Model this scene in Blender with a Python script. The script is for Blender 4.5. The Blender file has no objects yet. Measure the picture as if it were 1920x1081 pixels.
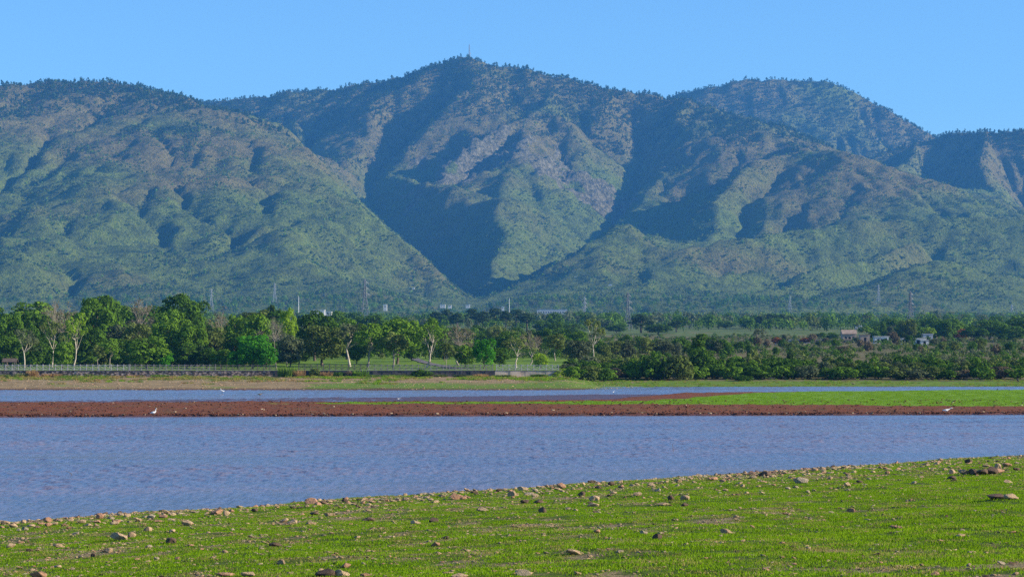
import bpy, bmesh, math, random, time
import numpy as np
from mathutils import Vector, Matrix
T0 = time.time()
SC = bpy.context.scene
COL = SC.collection
RNG = np.random.default_rng(7)
R = random.Random(11)

# ------------------------------------------------------------------ camera
EYE = 8.0            # eye height above the lake (the camera stands on the near bank)
FPX = 4330.0         # focal length in photograph pixels (1920 wide)
HY = 640.0           # horizon row of the photograph
cam_d = bpy.data.cameras.new('camera')
cam_d.sensor_width = 36.0
cam_d.lens = FPX / 1920.0 * 36.0
cam_d.shift_y = (HY - 540.5) / 1920.0
cam_d.clip_start = 0.5
cam_d.clip_end = 40000.0
cam = bpy.data.objects.new('camera', cam_d)
cam.location = (0, 0, EYE)
cam.rotation_euler = (math.pi / 2, 0, 0)
COL.objects.link(cam)
SC.camera = cam

# ------------------------------------------------------------------ sky, sun, exposure
SUN_EL, SUN_AZ = math.radians(22.5), math.radians(96.0)   # azimuth from +Y (view) towards +X (right)
world = bpy.data.worlds.new('World')
SC.world = world
world.use_nodes = True
wn, wl = world.node_tree.nodes, world.node_tree.links
wn.clear()
w_out = wn.new('ShaderNodeOutputWorld')
w_bg = wn.new('ShaderNodeBackground')
w_sky = wn.new('ShaderNodeTexSky')
w_sky.sky_type = 'NISHITA'
w_sky.sun_disc = False
w_sky.sun_elevation = SUN_EL
w_sky.sun_rotation = SUN_AZ
w_sky.altitude = 500.0
w_sky.air_density = 1.0
w_sky.dust_density = 0.2
w_sky.ozone_density = 4.0
w_tint = wn.new('ShaderNodeMix')
w_tint.data_type = 'RGBA'
w_tint.blend_type = 'MULTIPLY'
w_tint.inputs[0].default_value = 1.0
w_tint.inputs[7].default_value = (0.72, 0.99, 1.22, 1.0)
wl.new(w_sky.outputs[0], w_tint.inputs[6])
wl.new(w_tint.outputs[2], w_bg.inputs[0])
w_bg.inputs[1].default_value = 0.088
wl.new(w_bg.outputs[0], w_out.inputs[0])

sun_d = bpy.data.lights.new('sun', 'SUN')
sun_d.energy = 5.0
sun_d.angle = math.radians(0.5)
sun_d.color = (1.0, 0.90, 0.73)
sun = bpy.data.objects.new('sun', sun_d)
sun_dir = Vector((math.sin(SUN_AZ) * math.cos(SUN_EL), math.cos(SUN_AZ) * math.cos(SUN_EL), math.sin(SUN_EL)))
sun.rotation_euler = sun_dir.to_track_quat('Z', 'Y').to_euler()
sun.location = (300, 0, 300)
COL.objects.link(sun)
vs = SC.view_settings
SC.display_settings.display_device = 'sRGB'
vs.view_transform = 'Standard'
vs.look = 'None'
vs.exposure = 0.88
vs.gamma = 1.0
vs.use_curve_mapping = False
cy = SC.cycles
cy.use_denoising = False
cy.denoiser = 'OPENIMAGEDENOISE'
cy.denoising_input_passes = 'RGB_ALBEDO_NORMAL'
cy.denoising_prefilter = 'FAST'
cy.max_bounces = 6
cy.diffuse_bounces = 2
cy.glossy_bounces = 2
cy.transmission_bounces = 3
cy.transparent_max_bounces = 8
cy.volume_bounces = 1
cy.sample_clamp_indirect = 4.0
cy.use_adaptive_sampling = False

HAZE_DENSITY = 5.4e-5
HAZE_COLOR = (0.11, 0.43, 1.0)

# ------------------------------------------------------------------ helpers
def P(px, py, D):
    """the world point that lies D metres ahead and shows at pixel (px, py) of the photograph"""
    return np.array([(px - 960.0) / FPX * D, D, EYE + (HY - py) / FPX * D])

def X(px, D):
    return (px - 960.0) / FPX * D

def _hash(ix, iy, seed):
    h = (ix.astype(np.int64) * 374761393 + iy.astype(np.int64) * 668265263 + seed * 974711) & 0x7fffffff
    h = ((h ^ (h >> 13)) * 1274126177) & 0x7fffffff
    h = (h ^ (h >> 16)) & 0xffff
    return h / 65535.0

def vnoise(x, y, seed=0):
    """smooth noise in -1..1 (gradient noise)"""
    x = np.asarray(x, float); y = np.asarray(y, float)
    ix, iy = np.floor(x), np.floor(y)
    fx, fy = x - ix, y - iy
    ux, uy = fx * fx * fx * (fx * (fx * 6 - 15) + 10), fy * fy * fy * (fy * (fy * 6 - 15) + 10)
    def g(dx, dy):
        a = _hash(ix + dx, iy + dy, seed) * 2 * np.pi
        return np.cos(a) * (fx - dx) + np.sin(a) * (fy - dy)
    a, b, c, d = g(0, 0), g(1, 0), g(0, 1), g(1, 1)
    return ((a + (b - a) * ux) * (1 - uy) + (c + (d - c) * ux) * uy) * 1.5

def fbm(x, y, oct=4, seed=0, gain=0.5):
    s, a, f = 0.0, 1.0, 1.0
    for o in range(oct):
        s = s + a * vnoise(x * f + 17.3 * o, y * f - 9.1 * o, seed + o)
        a *= gain; f *= 2.03
    return s

def ridged(x, y, oct=4, seed=0):
    s, a, f, w = 0.0, 1.0, 1.0, 1.0
    for o in range(oct):
        n = 1.0 - np.abs(vnoise(x * f + 31.7 * o, y * f + 5.3 * o, seed + o))
        n = n * n * w
        w = np.clip(n * 1.6, 0, 1)
        s = s + a * n
        a *= 0.5; f *= 2.07
    return s

def smooth(e0, e1, x):
    t = np.clip((x - e0) / (e1 - e0), 0, 1)
    return t * t * (3 - 2 * t)

# ---- objects
def link(o, parent=None):
    COL.objects.link(o)
    if parent is not None:
        o.parent = parent
    return o

def mesh_np(name, verts, faces, mats=(), smooth_shade=False, attrs=None):
    """verts (n,3); faces: list of lists or an (m,k) array"""
    me = bpy.data.meshes.new(name)
    verts = np.asarray(verts, np.float32)
    if isinstance(faces, np.ndarray):
        k = faces.shape[1]
        me.vertices.add(len(verts)); me.vertices.foreach_set('co', verts.ravel())
        me.loops.add(faces.size); me.loops.foreach_set('vertex_index', faces.ravel().astype(np.int32))
        me.polygons.add(len(faces))
        me.polygons.foreach_set('loop_start', np.arange(0, faces.size, k, dtype=np.int32))
        me.update(calc_edges=True)
    else:
        me.from_pydata([tuple(v) for v in verts], [], faces)
        me.update()
    if smooth_shade:
        me.polygons.foreach_set('use_smooth', np.ones(len(me.polygons), bool))
    for m in mats:
        me.materials.append(m)
    for an, av in (attrs or {}).items():
        a = me.attributes.new(an, 'FLOAT', 'POINT')
        a.data.foreach_set('value', np.asarray(av, np.float32).ravel())
    me.validate()
    return me

def obj(name, me, parent=None, loc=(0, 0, 0), rot=(0, 0, 0), scale=(1, 1, 1)):
    o = bpy.data.objects.new(name, me)
    o.location = loc; o.rotation_euler = rot; o.scale = scale
    return link(o, parent)

def tag(o, label, cat, group=None):
    o['label'] = label; o['category'] = cat
    if group: o['group'] = group
    return o

def kind(o, k):
    o['kind'] = k
    return o

class MB:
    """collects boxes, bars and tubes into one mesh"""
    def __init__(s): s.v = []; s.f = []
    def add(s, vs_, fs):
        b = len(s.v)
        s.v += [tuple(v) for v in vs_]
        s.f += [[i + b for i in f] for f in fs]
        return s
    def box(s, c, d, rz=0.0):
        x, y, z = d[0] / 2, d[1] / 2, d[2] / 2
        co, si = math.cos(rz), math.sin(rz)
        vs_ = []
        for k in (-1, 1):
            for (a, b) in ((-1, -1), (1, -1), (1, 1), (-1, 1)):
                px, py = a * x, b * y
                vs_.append((c[0] + px * co - py * si, c[1] + px * si + py * co, c[2] + k * z))
        return s.add(vs_, [[3, 2, 1, 0], [4, 5, 6, 7], [0, 1, 5, 4], [1, 2, 6, 5], [2, 3, 7, 6], [3, 0, 4, 7]])
    def tube(s, pts, rad, n=6, cap=True):
        pts = [Vector(p) for p in pts]
        if not hasattr(rad, '__len__'): rad = [rad] * len(pts)
        rings = []
        for i, p in enumerate(pts):
            t = (pts[min(i + 1, len(pts) - 1)] - pts[max(i - 1, 0)])
            if t.length < 1e-9: t = Vector((0, 0, 1))
            t.normalize()
            u = t.cross(Vector((0, 1, 0.013)) if abs(t.y) < 0.9 else Vector((1, 0, 0.017))).normalized()
            w = t.cross(u)
            rings.append([p + (u * math.cos(2 * math.pi * k / n) + w * math.sin(2 * math.pi * k / n)) * rad[i] for k in range(n)])
        b = len(s.v)
        for r_ in rings: s.v += [tuple(q) for q in r_]
        for i in range(len(pts) - 1):
            for k in range(n):
                a0, a1 = b + i * n + k, b + i * n + (k + 1) % n
                s.f.append([a0, a1, a1 + n, a0 + n])
        if cap:
            s.f.append([b + k for k in range(n)][::-1])
            s.f.append([b + (len(pts) - 1) * n + k for k in range(n)])
        return s
    def mesh(s, name, mats=(), sm=False):
        return mesh_np(name, np.array(s.v, float), s.f, mats, sm)
    def obj(s, name, mat, parent=None, sm=False, **kw):
        return obj(name, s.mesh(name, (mat,) if mat else (), sm), parent, **kw)

# ---- materials
class NT:
    def __init__(s, name):
        s.m = bpy.data.materials.new(name)
        s.m.use_nodes = True
        s.t = s.m.node_tree
        s.t.nodes.clear()
        s.out = s.t.nodes.new('ShaderNodeOutputMaterial')
    def n(s, typ, ins=None, **props):
        nd = s.t.nodes.new('ShaderNode' + typ)
        for k, v in props.items(): setattr(nd, k, v)
        for k, v in (ins or {}).items():
            sock = nd.inputs[k]
            if isinstance(v, bpy.types.NodeSocket): s.t.links.new(v, sock)
            elif isinstance(v, (tuple, list)) and len(v) == 3 and sock.type == 'RGBA': sock.default_value = (*v, 1.0)
            else: sock.default_value = v
        return nd
    def mix(s, fac, a, b, blend='MIX'):
        nd = s.n('Mix', {0: fac, 6: a, 7: b}, data_type='RGBA', blend_type=blend)
        return nd.outputs[2]
    def math(s, op, a, b=0.0, clamp=False):
        return s.n('Math', {0: a, 1: b}, operation=op, use_clamp=clamp).outputs[0]
    def ramp(s, fac, lo, hi):
        return s.n('MapRange', {0: fac, 1: lo, 2: hi, 3: 0.0, 4: 1.0}, interpolation_type='SMOOTHSTEP').outputs[0]
    def noise(s, scale, detail=4.0, vec=None, rough=0.55, col=False):
        if vec is None: vec = s.pos()
        nd = s.n('TexNoise', {'Vector': vec, 'Scale': scale, 'Detail': detail, 'Roughness': rough})
        return nd.outputs['Color' if col else 'Fac']
    def pos(s):
        if not hasattr(s, '_p'): s._p = s.n('NewGeometry').outputs['Position']
        return s._p
    def objco(s):
        return s.n('TexCoord').outputs['Object']
    def scaled(s, vec, sc):
        return s.n('VectorMath', {0: vec, 1: sc}, operation='MULTIPLY').outputs[0]
    def attr(s, name):
        return s.n('Attribute', attribute_name=name).outputs['Fac']
    def bump(s, h, strength=0.5, dist=0.1):
        return s.n('Bump', {'Height': h, 'Strength': strength, 'Distance': dist}).outputs[0]
    def principled(s, color, rough=0.8, normal=None, spec=0.3, **kw):
        ins = {'Base Color': color, 'Roughness': rough, 'Specular IOR Level': spec}
        if normal is not None: ins['Normal'] = normal
        ins.update(kw)
        nd = s.n('BsdfPrincipled', ins)
        s.t.links.new(nd.outputs[0], s.out.inputs[0])
        return s.m
    def surface(s, sock):
        s.t.links.new(sock, s.out.inputs[0])
        return s.m

def simple_mat(name, color, rough=0.8, var=0.25, scale=3.0, spec=0.3):
    """one colour with a mottled grain"""
    q = NT(name)
    f = q.noise(scale, 5.0)
    c = q.mix(q.ramp(f, 0.3, 0.7), tuple(v * (1 - var) for v in color), tuple(min(1, v * (1 + var)) for v in color))
    return q.principled(c, rough, q.bump(f, 0.3, 0.05), spec)

# ---- geometry-node scatter for what nobody could count
def scatter(name, pts, rot, scl, pick, sources, mats=()):
    """one object whose points each carry one of the (unlinked) source meshes"""
    lib = bpy.data.collections.new(name + '_kinds')
    for i, me in enumerate(sources):
        lib.objects.link(bpy.data.objects.new('%s_kind_%02d' % (name, i), me))
    me = bpy.data.meshes.new(name)
    n = len(pts)
    me.vertices.add(n); me.vertices.foreach_set('co', np.asarray(pts, np.float32).ravel())
    a = me.attributes.new('rot', 'FLOAT_VECTOR', 'POINT'); a.data.foreach_set('vector', np.asarray(rot, np.float32).ravel())
    a = me.attributes.new('scl', 'FLOAT_VECTOR', 'POINT'); a.data.foreach_set('vector', np.asarray(scl, np.float32).ravel())
    a = me.attributes.new('pick', 'INT', 'POINT'); a.data.foreach_set('value', np.asarray(pick, np.int32).ravel())
    o = obj(name, me)
    g = bpy.data.node_groups.new(name + '_scatter', 'GeometryNodeTree')
    g.interface.new_socket('Geometry', in_out='INPUT', socket_type='NodeSocketGeometry')
    g.interface.new_socket('Geometry', in_out='OUTPUT', socket_type='NodeSocketGeometry')
    N, L = g.nodes, g.links
    gi, go = N.new('NodeGroupInput'), N.new('NodeGroupOutput')
    ci = N.new('GeometryNodeCollectionInfo'); ci.inputs['Collection'].default_value = lib
    ci.inputs['Separate Children'].default_value = True; ci.inputs['Reset Children'].default_value = True
    ip = N.new('GeometryNodeInstanceOnPoints')
    def at(nm, dt):
        q = N.new('GeometryNodeInputNamedAttribute'); q.data_type = dt; q.inputs['Name'].default_value = nm
        return q.outputs[0]
    L.new(gi.outputs[0], ip.inputs['Points'])
    L.new(ci.outputs[0], ip.inputs['Instance'])
    ip.inputs['Pick Instance'].default_value = True
    L.new(at('pick', 'INT'), ip.inputs['Instance Index'])
    L.new(at('rot', 'FLOAT_VECTOR'), ip.inputs['Rotation'])
    L.new(at('scl', 'FLOAT_VECTOR'), ip.inputs['Scale'])
    L.new(ip.outputs[0], go.inputs[0])
    md = o.modifiers.new('scatter', 'NODES'); md.node_group = g
    return o

def grid_faces(nx, ny):
    i = np.arange(nx * ny).reshape(ny, nx)
    return np.stack([i[:-1, :-1], i[:-1, 1:], i[1:, 1:], i[1:, :-1]], -1).reshape(-1, 4)
# ------------------------------------------------------------------ the mountains
def plain_z(D):
    """height of the flat country over the lake, by distance"""
    return np.interp(D, [0, 440, 600, 700, 1000, 1500, 2500, 3500, 4500, 9000], [2.2, 2.6, 4.0, 5.0, 8.6, 16.0, 28.0, 42.0, 58.0, 110.0])

RIDGES = [
 # (foot width, sharpness, [(px, py, distance) ...])
 (2050, 1.08, [(-700,215,5200),(-500,190,5250),(-250,168,5400),(0,160,5500),(100,153,5550),(210,149,5600),(280,166,5500),(340,182,5400),(400,215,5300),(470,262,5150),(540,305,5000),(640,378,4800),(735,436,4600),(800,486,4450),(868,556,4250)]),
 (1700, 1.12, [(100,240,7400),(250,212,7200),(330,192,7000),(390,187,6900),(450,182,6850),(550,172,6800),(640,165,6800),(690,150,6750),(750,142,6700),(820,116,6650),(860,106,6600),(890,111,6600),(920,123,6600),(980,127,6600),(1050,147,6550),(1130,161,6500),(1190,164,6450),(1260,181,6400),(1330,200,6300),(1390,215,6200),(1440,240,6050),(1480,268,5900)]),
 (1300, 1.08, [(1480,268,5900),(1520,279,5550),(1600,284,5400),(1700,325,5300),(1850,375,5200),(1960,410,5150)]),
 (600, 0.95, [(1500,274,5650),(1420,292,5450),(1380,328,5300),(1345,365,5150),(1340,420,5000),(1320,455,4850)]),
 (1050, 1.0, [(1040,148,6550),(1030,185,6350),(1000,207,6200),(965,300,5700),(935,370,5400),(910,450,5000),(892,535,4500)]),
 (600, 0.95, [(1000,207,6200),(930,242,6000),(880,270,5880),(848,303,5780),(838,350,5600),(790,395,5400),(738,432,5250)]),
 (820, 1.0, [(1020,207,6200),(1100,225,6100),(1135,300,5800),(1105,380,5500),(1050,450,5100),(1005,510,4700)]),
 (300, 1.2, [(1040,452,4900),(990,470,4800),(940,505,4600),(915,540,4400)]),
 (800, 1.05, [(690,150,6750),(700,220,6450),(740,282,6200),(772,332,5950),(740,362,5750),(690,385,5600)]),
 (800, 1.25, [(550,172,6800),(560,262,6300),(610,330,5900)]),
 (700, 1.25, [(860,110,6600),(840,190,6350),(800,240,6200)]),
 (640, 1.3, [(1000,550,4300),(1080,522,4380),(1200,487,4400),(1290,462,4450),(1400,445,4500),(1470,425,4600),(1560,412,4650),(1700,405,4700),(1820,402,4700),(1930,402,4700),(2200,390,4800),(2500,400,4800)]),
 (640, 1.3, [(1500,590,3750),(1560,568,3850),(1650,530,3950),(1720,500,4050),(1770,490,4100),(1850,503,4150),(1930,518,4200),(2100,500,4250),(2400,520,4300)]),
 (260, 1.3, [(1390,560,3850),(1440,540,3900),(1480,530,3950),(1540,535,4000)]),
 (420, 1.4, [(1060,564,3900),(1120,548,3950),(1180,532,4000),(1280,518,4050),(1350,515,4100),(1420,500,4200)]),
 (300, 1.3, [(1720,440,4500),(1620,470,4350),(1550,490,4250),(1500,510,4150)]),
 (1500, 1.3, [(1080,240,8250),(1150,212,8200),(1260,177,8000),(1330,161,7900),(1420,148,7900),(1500,149,7900),(1560,155,7900),(1600,170,7900),(1650,196,7850),(1700,227,7800),(1760,263,7750),(1850,300,7700),(2000,340,7600)]),
 (1200, 1.25, [(1560,330,6600),(1640,290,6750),(1690,270,6800),(1740,257,6800),(1780,249,6800),(1850,247,6700),(1920,245,6650),(2100,235,6600),(2400,260,6600),(2800,300,6500)]),
 (600, 1.2, [(1850,247,6700),(1835,300,6300),(1870,360,5900)]),
 (500, 1.2, [(1720,262,6800),(1700,300,6450),(1650,315,6200)]),
 (420, 1.3, [(330,564,3850),(400,530,3900),(450,512,3950),(520,533,3900),(600,558,3850),(700,578,3800)]),
 (420, 1.3, [(-160,575,3900),(60,556,3900),(130,566,3900),(220,582,3850)]),
 (520, 1.1, [(210,149,5600),(300,210,5300),(420,272,5000),(452,335,4800),(420,420,4550)]),
 (420, 1.1, [(100,153,5550),(160,260,5100),(250,305,4800),(330,330,4700),(350,420,4500),(330,480,4250)]),
 (460, 1.1, [(0,160,5500),(-30,240,5100),(60,330,4850),(120,400,4550),(130,480,4250)]),
 (300, 1.1, [(470,262,5150),(510,360,4750),(560,450,4400),(590,520,4100)]),
]
# the gorge and its two arms: (side slope, [(px, py of the floor, distance) ...])
GORGES = [
 (0.20, [(850,596,3300),(888,572,4050)]),
 (0.80, [(900,575,3900),(884,558,4250),(872,545,4550),(845,515,4900),(800,470,5200),(745,425,5450),(700,380,5750),(705,320,6050),(770,250,6350)]),
 (0.74, [(895,562,4200),(960,548,4500),(1030,520,4800),(1075,490,5100),(1130,440,5400),(1165,380,5750),(1195,320,6050),(1205,250,6280)]),
 (0.60, [(1350,470,4750),(1420,430,4950),(1560,400,5000),(1750,400,5000),(1960,420,4950)]),
]
MX0, MX1, MY0, MY1 = -2500.0, 2500.0, 2950.0, 8700.0

def ridge_surface(Xg, Yg):
    wx = Xg + 45 * fbm(Xg / 420, Yg / 420, 3, 41)
    wy = Yg + 45 * fbm(Xg / 420, Yg / 420, 3, 71)
    # keep the crests where the photograph has them: warp grows with distance from the crest
    base = plain_z(Yg)
    H = base + 0.0
    spur = fbm(Xg / 330, Yg / 330, 3, 5)
    for (W, p, pts) in RIDGES:
        q = np.array([P(*t) for t in pts])
        best = np.zeros_like(Xg)
        for a, b in zip(q[:-1], q[1:]):
            L2 = (b[0] - a[0]) ** 2 + (b[1] - a[1]) ** 2
            t = np.clip(((wx - a[0]) * (b[0] - a[0]) + (wy - a[1]) * (b[1] - a[1])) / L2, 0, 1)
            d = np.hypot(wx - a[0] - t * (b[0] - a[0]), wy - a[1] - t * (b[1] - a[1]))
            t0 = np.clip(((Xg - a[0]) * (b[0] - a[0]) + (Yg - a[1]) * (b[1] - a[1])) / L2, 0, 1)
            d0 = np.hypot(Xg - a[0] - t0 * (b[0] - a[0]), Yg - a[1] - t0 * (b[1] - a[1]))
            k = smooth(20, 260, d0)
            d = d0 * (1 - k) + d * k
            t = t0 * (1 - k) + t * k
            zc = a[2] + t * (b[2] - a[2])
            d = d * (1 + 0.30 * spur * smooth(40, 500, d) * np.where(Xg < -150, 0.35, 0.6))
            h = (zc - base) * np.clip(1 - d / (W * np.clip((zc - base) / 450.0, 0.35, 1.25) ** 0.5 * 0.80), 0, 1) ** p
            best = np.maximum(best, h)
        hb = base + best
        # soft maximum of the ridges
        kk = 14.0
        m = np.maximum(H, hb)
        H = m + kk * np.log(np.exp((H - m) / kk) + np.exp((hb - m) / kk)) - kk * math.log(2) * np.exp(-np.abs(H - hb) / kk)
    for sl, pts in GORGES:
        q = np.array([P(*t) for t in pts])
        for a, b in zip(q[:-1], q[1:]):
            L2 = (b[0] - a[0]) ** 2 + (b[1] - a[1]) ** 2
            ux_ = 0.5 * Xg + 0.5 * wx; uy_ = 0.5 * Yg + 0.5 * wy
            t = np.clip(((ux_ - a[0]) * (b[0] - a[0]) + (uy_ - a[1]) * (b[1] - a[1])) / L2, 0, 1)
            d = np.hypot(ux_ - a[0] - t * (b[0] - a[0]), uy_ - a[1] - t * (b[1] - a[1]))
            lim = a[2] + t * (b[2] - a[2]) + sl * np.maximum(d - 12, 0) + 0.0011 * np.maximum(d - 120, 0) ** 2
            H = np.minimum(H, lim)
    return base + (H - base) * smooth(2980, 3650, Yg)

def erode(Z, cell, iters, kf, talus):
    """stream-power carving (implicit, drainage by steepest descent): cuts the gullies"""
    ny, nx = Z.shape
    n = nx * ny
    z = Z.ravel().copy()
    idx = np.arange(n).reshape(ny, nx)
    fixed = np.zeros((ny, nx), bool); fixed[0] = fixed[-1] = True; fixed[:, 0] = fixed[:, -1] = True
    fixed = fixed.ravel()
    offs = [(-1, -1), (-1, 0), (-1, 1), (0, -1), (0, 1), (1, -1), (1, 0), (1, 1)]
    for it in range(iters):
        zz = z.reshape(ny, nx)
        best = np.zeros((ny, nx)); rec = idx.copy(); dist = np.full((ny, nx), cell)
        for dy, dx in offs:
            sh = np.full((ny, nx), np.inf)
            ys, yd = slice(max(dy, 0), ny + min(dy, 0)), slice(max(-dy, 0), ny + min(-dy, 0))
            xs, xd = slice(max(dx, 0), nx + min(dx, 0)), slice(max(-dx, 0), nx + min(-dx, 0))
            sh[yd, xd] = zz[ys, xs]
            L = cell * math.hypot(dx, dy)
            s = (zz - sh) / L
            m = s > best
            best[m] = s[m]; dist[m] = L
            rec[m] = (idx + dy * nx + dx)[m]
        rec = rec.ravel()
        rec[fixed] = np.arange(n)[fixed]
        order = np.argsort(-z, kind='stable')
        A = [cell * cell] * n
        rl = rec.tolist()
        ol = order.tolist()
        for i in ol:
            r_ = rl[i]
            if r_ != i: A[r_] += A[i]
        F = (kf * np.sqrt(np.array(A)) / dist.ravel()).tolist()
        zl = z.tolist()
        for i in reversed(ol):
            r_ = rl[i]
            if r_ != i:
                if zl[i] > zl[r_]:
                    zl[i] = (zl[i] + F[i] * zl[r_]) / (1 + F[i])
        z = np.array(zl)
        zz = z.reshape(ny, nx)
        # a little creep so that the slopes stay rounded
        lap = (np.roll(zz, 1, 0) + np.roll(zz, -1, 0) + np.roll(zz, 1, 1) + np.roll(zz, -1, 1) - 4 * zz)
        lap[0] = lap[-1] = 0; lap[:, 0] = lap[:, -1] = 0
        z = (zz + talus * lap).ravel()
    return z.reshape(ny, nx)

def upsample(Z, fx, fy):
    """cubic (Catmull-Rom) resampling of a height grid at fractional columns fx and rows fy"""
    def axis(Zm, f):
        i = np.floor(f).astype(int); t = f - i
        n = Zm.shape[0]
        g = lambda k: Zm[np.clip(i + k, 0, n - 1)]
        t = t[:, None]
        p0, p1, p2, p3 = g(-1), g(0), g(1), g(2)
        return 0.5 * (2 * p1 + (-p0 + p2) * t + (2 * p0 - 5 * p1 + 4 * p2 - p3) * t ** 2 + (-p0 + 3 * p1 - 3 * p2 + p3) * t ** 3)
    return axis(axis(Z, fy).T, fx).T

CELL = 12.0
cx = np.arange(MX0, MX1 + 1, CELL); cyy = np.arange(MY0, MY1 + 1, CELL)
Xg, Yg = np.meshgrid(cx, cyy)
Z0 = ridge_surface(Xg, Yg)
rel = np.clip((Z0 - plain_z(Yg)) / 120.0, 0, 1)
Z1 = Z0 + rel * (np.where(Xg < -150, 5, 9) * fbm(Xg / 260, Yg / 260, 4, 3) + 5 * fbm(Xg / 90, Yg / 90, 3, 13)) * smooth(0.0, 0.4, rel)
Zc = erode(Z1, CELL, 16, 0.017, 0.020)
# fine grid for the mesh
FC = 8.0
fx = np.arange(MX0, MX1 + 1, FC); fy = np.arange(MY0, MY1 + 1, FC)
Xf, Yf = np.meshgrid(fx, fy)
Zf = upsample(Zc, (fx - MX0) / CELL, (fy - MY0) / CELL)
relf = np.clip((Zf - plain_z(Yf)) / 100.0, 0, 1)
gy_, gx_ = np.gradient(Zf, FC)
slope = np.hypot(gx_, gy_)
# where cliffs break out of the slopes
def lump(px, py, D, r):
    c = P(px, py, D)
    return np.exp(-((Xf - c[0]) ** 2 + (Yf - c[1]) ** 2) / (r * r))
cliff_bias = 1.3 * np.maximum.reduce([lump(880, 270, 5900, 170), lump(950, 280, 5800, 210), lump(1030, 290, 5750, 190), lump(1100, 310, 5750, 150), lump(845, 345, 5650, 120)])
cliff_bias += 0.30 * np.maximum.reduce([lump(430, 300, 4950, 160), lump(130, 400, 4700, 120), lump(30, 270, 5100, 200), lump(400, 410, 4600, 110), lump(1300, 250, 6000, 160), lump(600, 400, 4700, 120)])
rk = ridged(Xf / 120, Yf / 120, 4, 23)
rock = smooth(0.62, 1.05, 0.8 * slope - 0.27 + 0.34 * (rk - 1.1) + 0.78 * cliff_bias + 0.22 * fbm(Xf / 60, Yf / 60, 3, 88) - 0.08) * relf
rock = rock * (0.12 + 0.88 * smooth(0.10, 0.42, cliff_bias))
# ledges on the rock, rubbly relief everywhere
terr = 22.0
ph = (Zf + 16 * fbm(Xf / 150, Yf / 150, 3, 9)) / terr
led = (np.floor(ph) + smooth(0.25, 0.75, ph - np.floor(ph)) - ph) * terr
Zf = Zf + rock * led * 1.0 + relf * (4.6 * fbm(Xf / 46, Yf / 46, 4, 19, 0.6) + 7.0 * (ridged(Xf / 110 + .6 * fbm(Xf / 200, Yf / 200, 2, 34), Yf / 240, 3, 33) - 1.0) * smooth(0.15, 0.45, slope) + rock * 8.0 * ridged(Xf / 35, Yf / 35, 3, 29))
gy_, gx_ = np.gradient(Zf, FC)
slope = np.hypot(gx_, gy_)

def m_height(x, y):
    u = np.clip((np.asarray(x) - MX0) / FC, 0, len(fx) - 1.001); v = np.clip((np.asarray(y) - MY0) / FC, 0, len(fy) - 1.001)
    i, j = u.astype(int), v.astype(int); a, b = u - i, v - j
    return (Zf[j, i] * (1 - a) + Zf[j, i + 1] * a) * (1 - b) + (Zf[j + 1, i] * (1 - a) + Zf[j + 1, i + 1] * a) * b

def m_sample(G, x, y):
    i = np.clip(((np.asarray(x) - MX0) / FC + .5).astype(int), 0, len(fx) - 1); j = np.clip(((np.asarray(y) - MY0) / FC + .5).astype(int), 0, len(fy) - 1)
    return G[j, i]

elev = Zf - plain_z(Yf)
dryness = smooth(-0.5, 0.7, fbm(Xf / 420, Yf / 420, 3, 55) + 1.0 * smooth(170, 460, elev) - 0.45 - 0.5 * smooth(0, .25, 0.12 - elev / 900))
q = NT('mountain_slope')
nz = q.noise(0.03, 6.0, rough=0.65)
nf = q.noise(0.14, 5.0, rough=0.7)
nb = q.noise(0.006, 4.0)
grass = q.mix(q.ramp(nf, 0.35, 0.7), (0.072, 0.112, 0.014), (0.200, 0.235, 0.046))
dry = q.mix(q.ramp(nf, 0.3, 0.7), (0.115, 0.092, 0.030), (0.250, 0.195, 0.080))
c = q.mix(q.math('ADD', q.math('ADD', q.math('MULTIPLY', q.attr('dry'), 0.9), 0.06), q.math('MULTIPLY', q.math('SUBTRACT', nz, 0.5), 1.4), True), grass, dry)
scrub = q.ramp(q.math('ADD', nf, q.math('MULTIPLY', q.math('SUBTRACT', nz, 0.5), 0.8)), 0.50, 0.62)
c = q.mix(q.math('MULTIPLY', scrub, 0.75), c, (0.028, 0.054, 0.012))
rockc = q.mix(q.ramp(q.noise(0.09, 6.0, rough=0.7), 0.35, 0.68), (0.060, 0.058, 0.030), (0.255, 0.225, 0.145))
c = q.mix(q.ramp(q.math('ADD', q.attr('rock'), q.math('MULTIPLY', q.math('SUBTRACT', nf, 0.5), 1.3)), 0.38, 0.62), c, rockc)
MAT_MOUNTAIN = q.principled(c, 0.95, q.bump(q.math('ADD', nf, q.math('MULTIPLY', nz, 1.6)), 1.0, 11.0), 0.1)
Zf = Zf - 3.0 * smooth(3250, 2960, Yf)
Vm = np.stack([Xf, Yf, Zf], -1).reshape(-1, 3)
mountain = obj('mountains', mesh_np('mountains', Vm, grid_faces(len(fx), len(fy)), (MAT_MOUNTAIN,), True, {'rock': rock.ravel(), 'dry': dryness.ravel()}))
kind(mountain, 'structure')
print('mountain', round(time.time() - T0, 1))
# ------------------------------------------------------------------ near bank, lake, mud island, far shore, plain
def bank_d(x, y):
    """distance inland from the near waterline"""
    x = np.asarray(x, float); y = np.asarray(y, float)
    return ((x + 22.2) * 60 - (y - 100) * 57.7) / 83.2 + 0.9 * fbm(x / 9, y / 9, 3, 2) + 0.35 * fbm(x / 1.7, y / 1.7, 2, 6)

def bank_z(x, y):
    d = bank_d(x, y)
    z = np.where(d > 0, 0.30 * (1 - np.exp(-np.maximum(d, 0) / 2.5)) + 0.064 * d, np.maximum(0.10 * d, -2.0))
    return z + smooth(1, 8, d) * (0.10 * fbm(x / 6, y / 6, 3, 31) + 0.03 * fbm(x / 1.1, y / 1.1, 2, 32))

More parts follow.
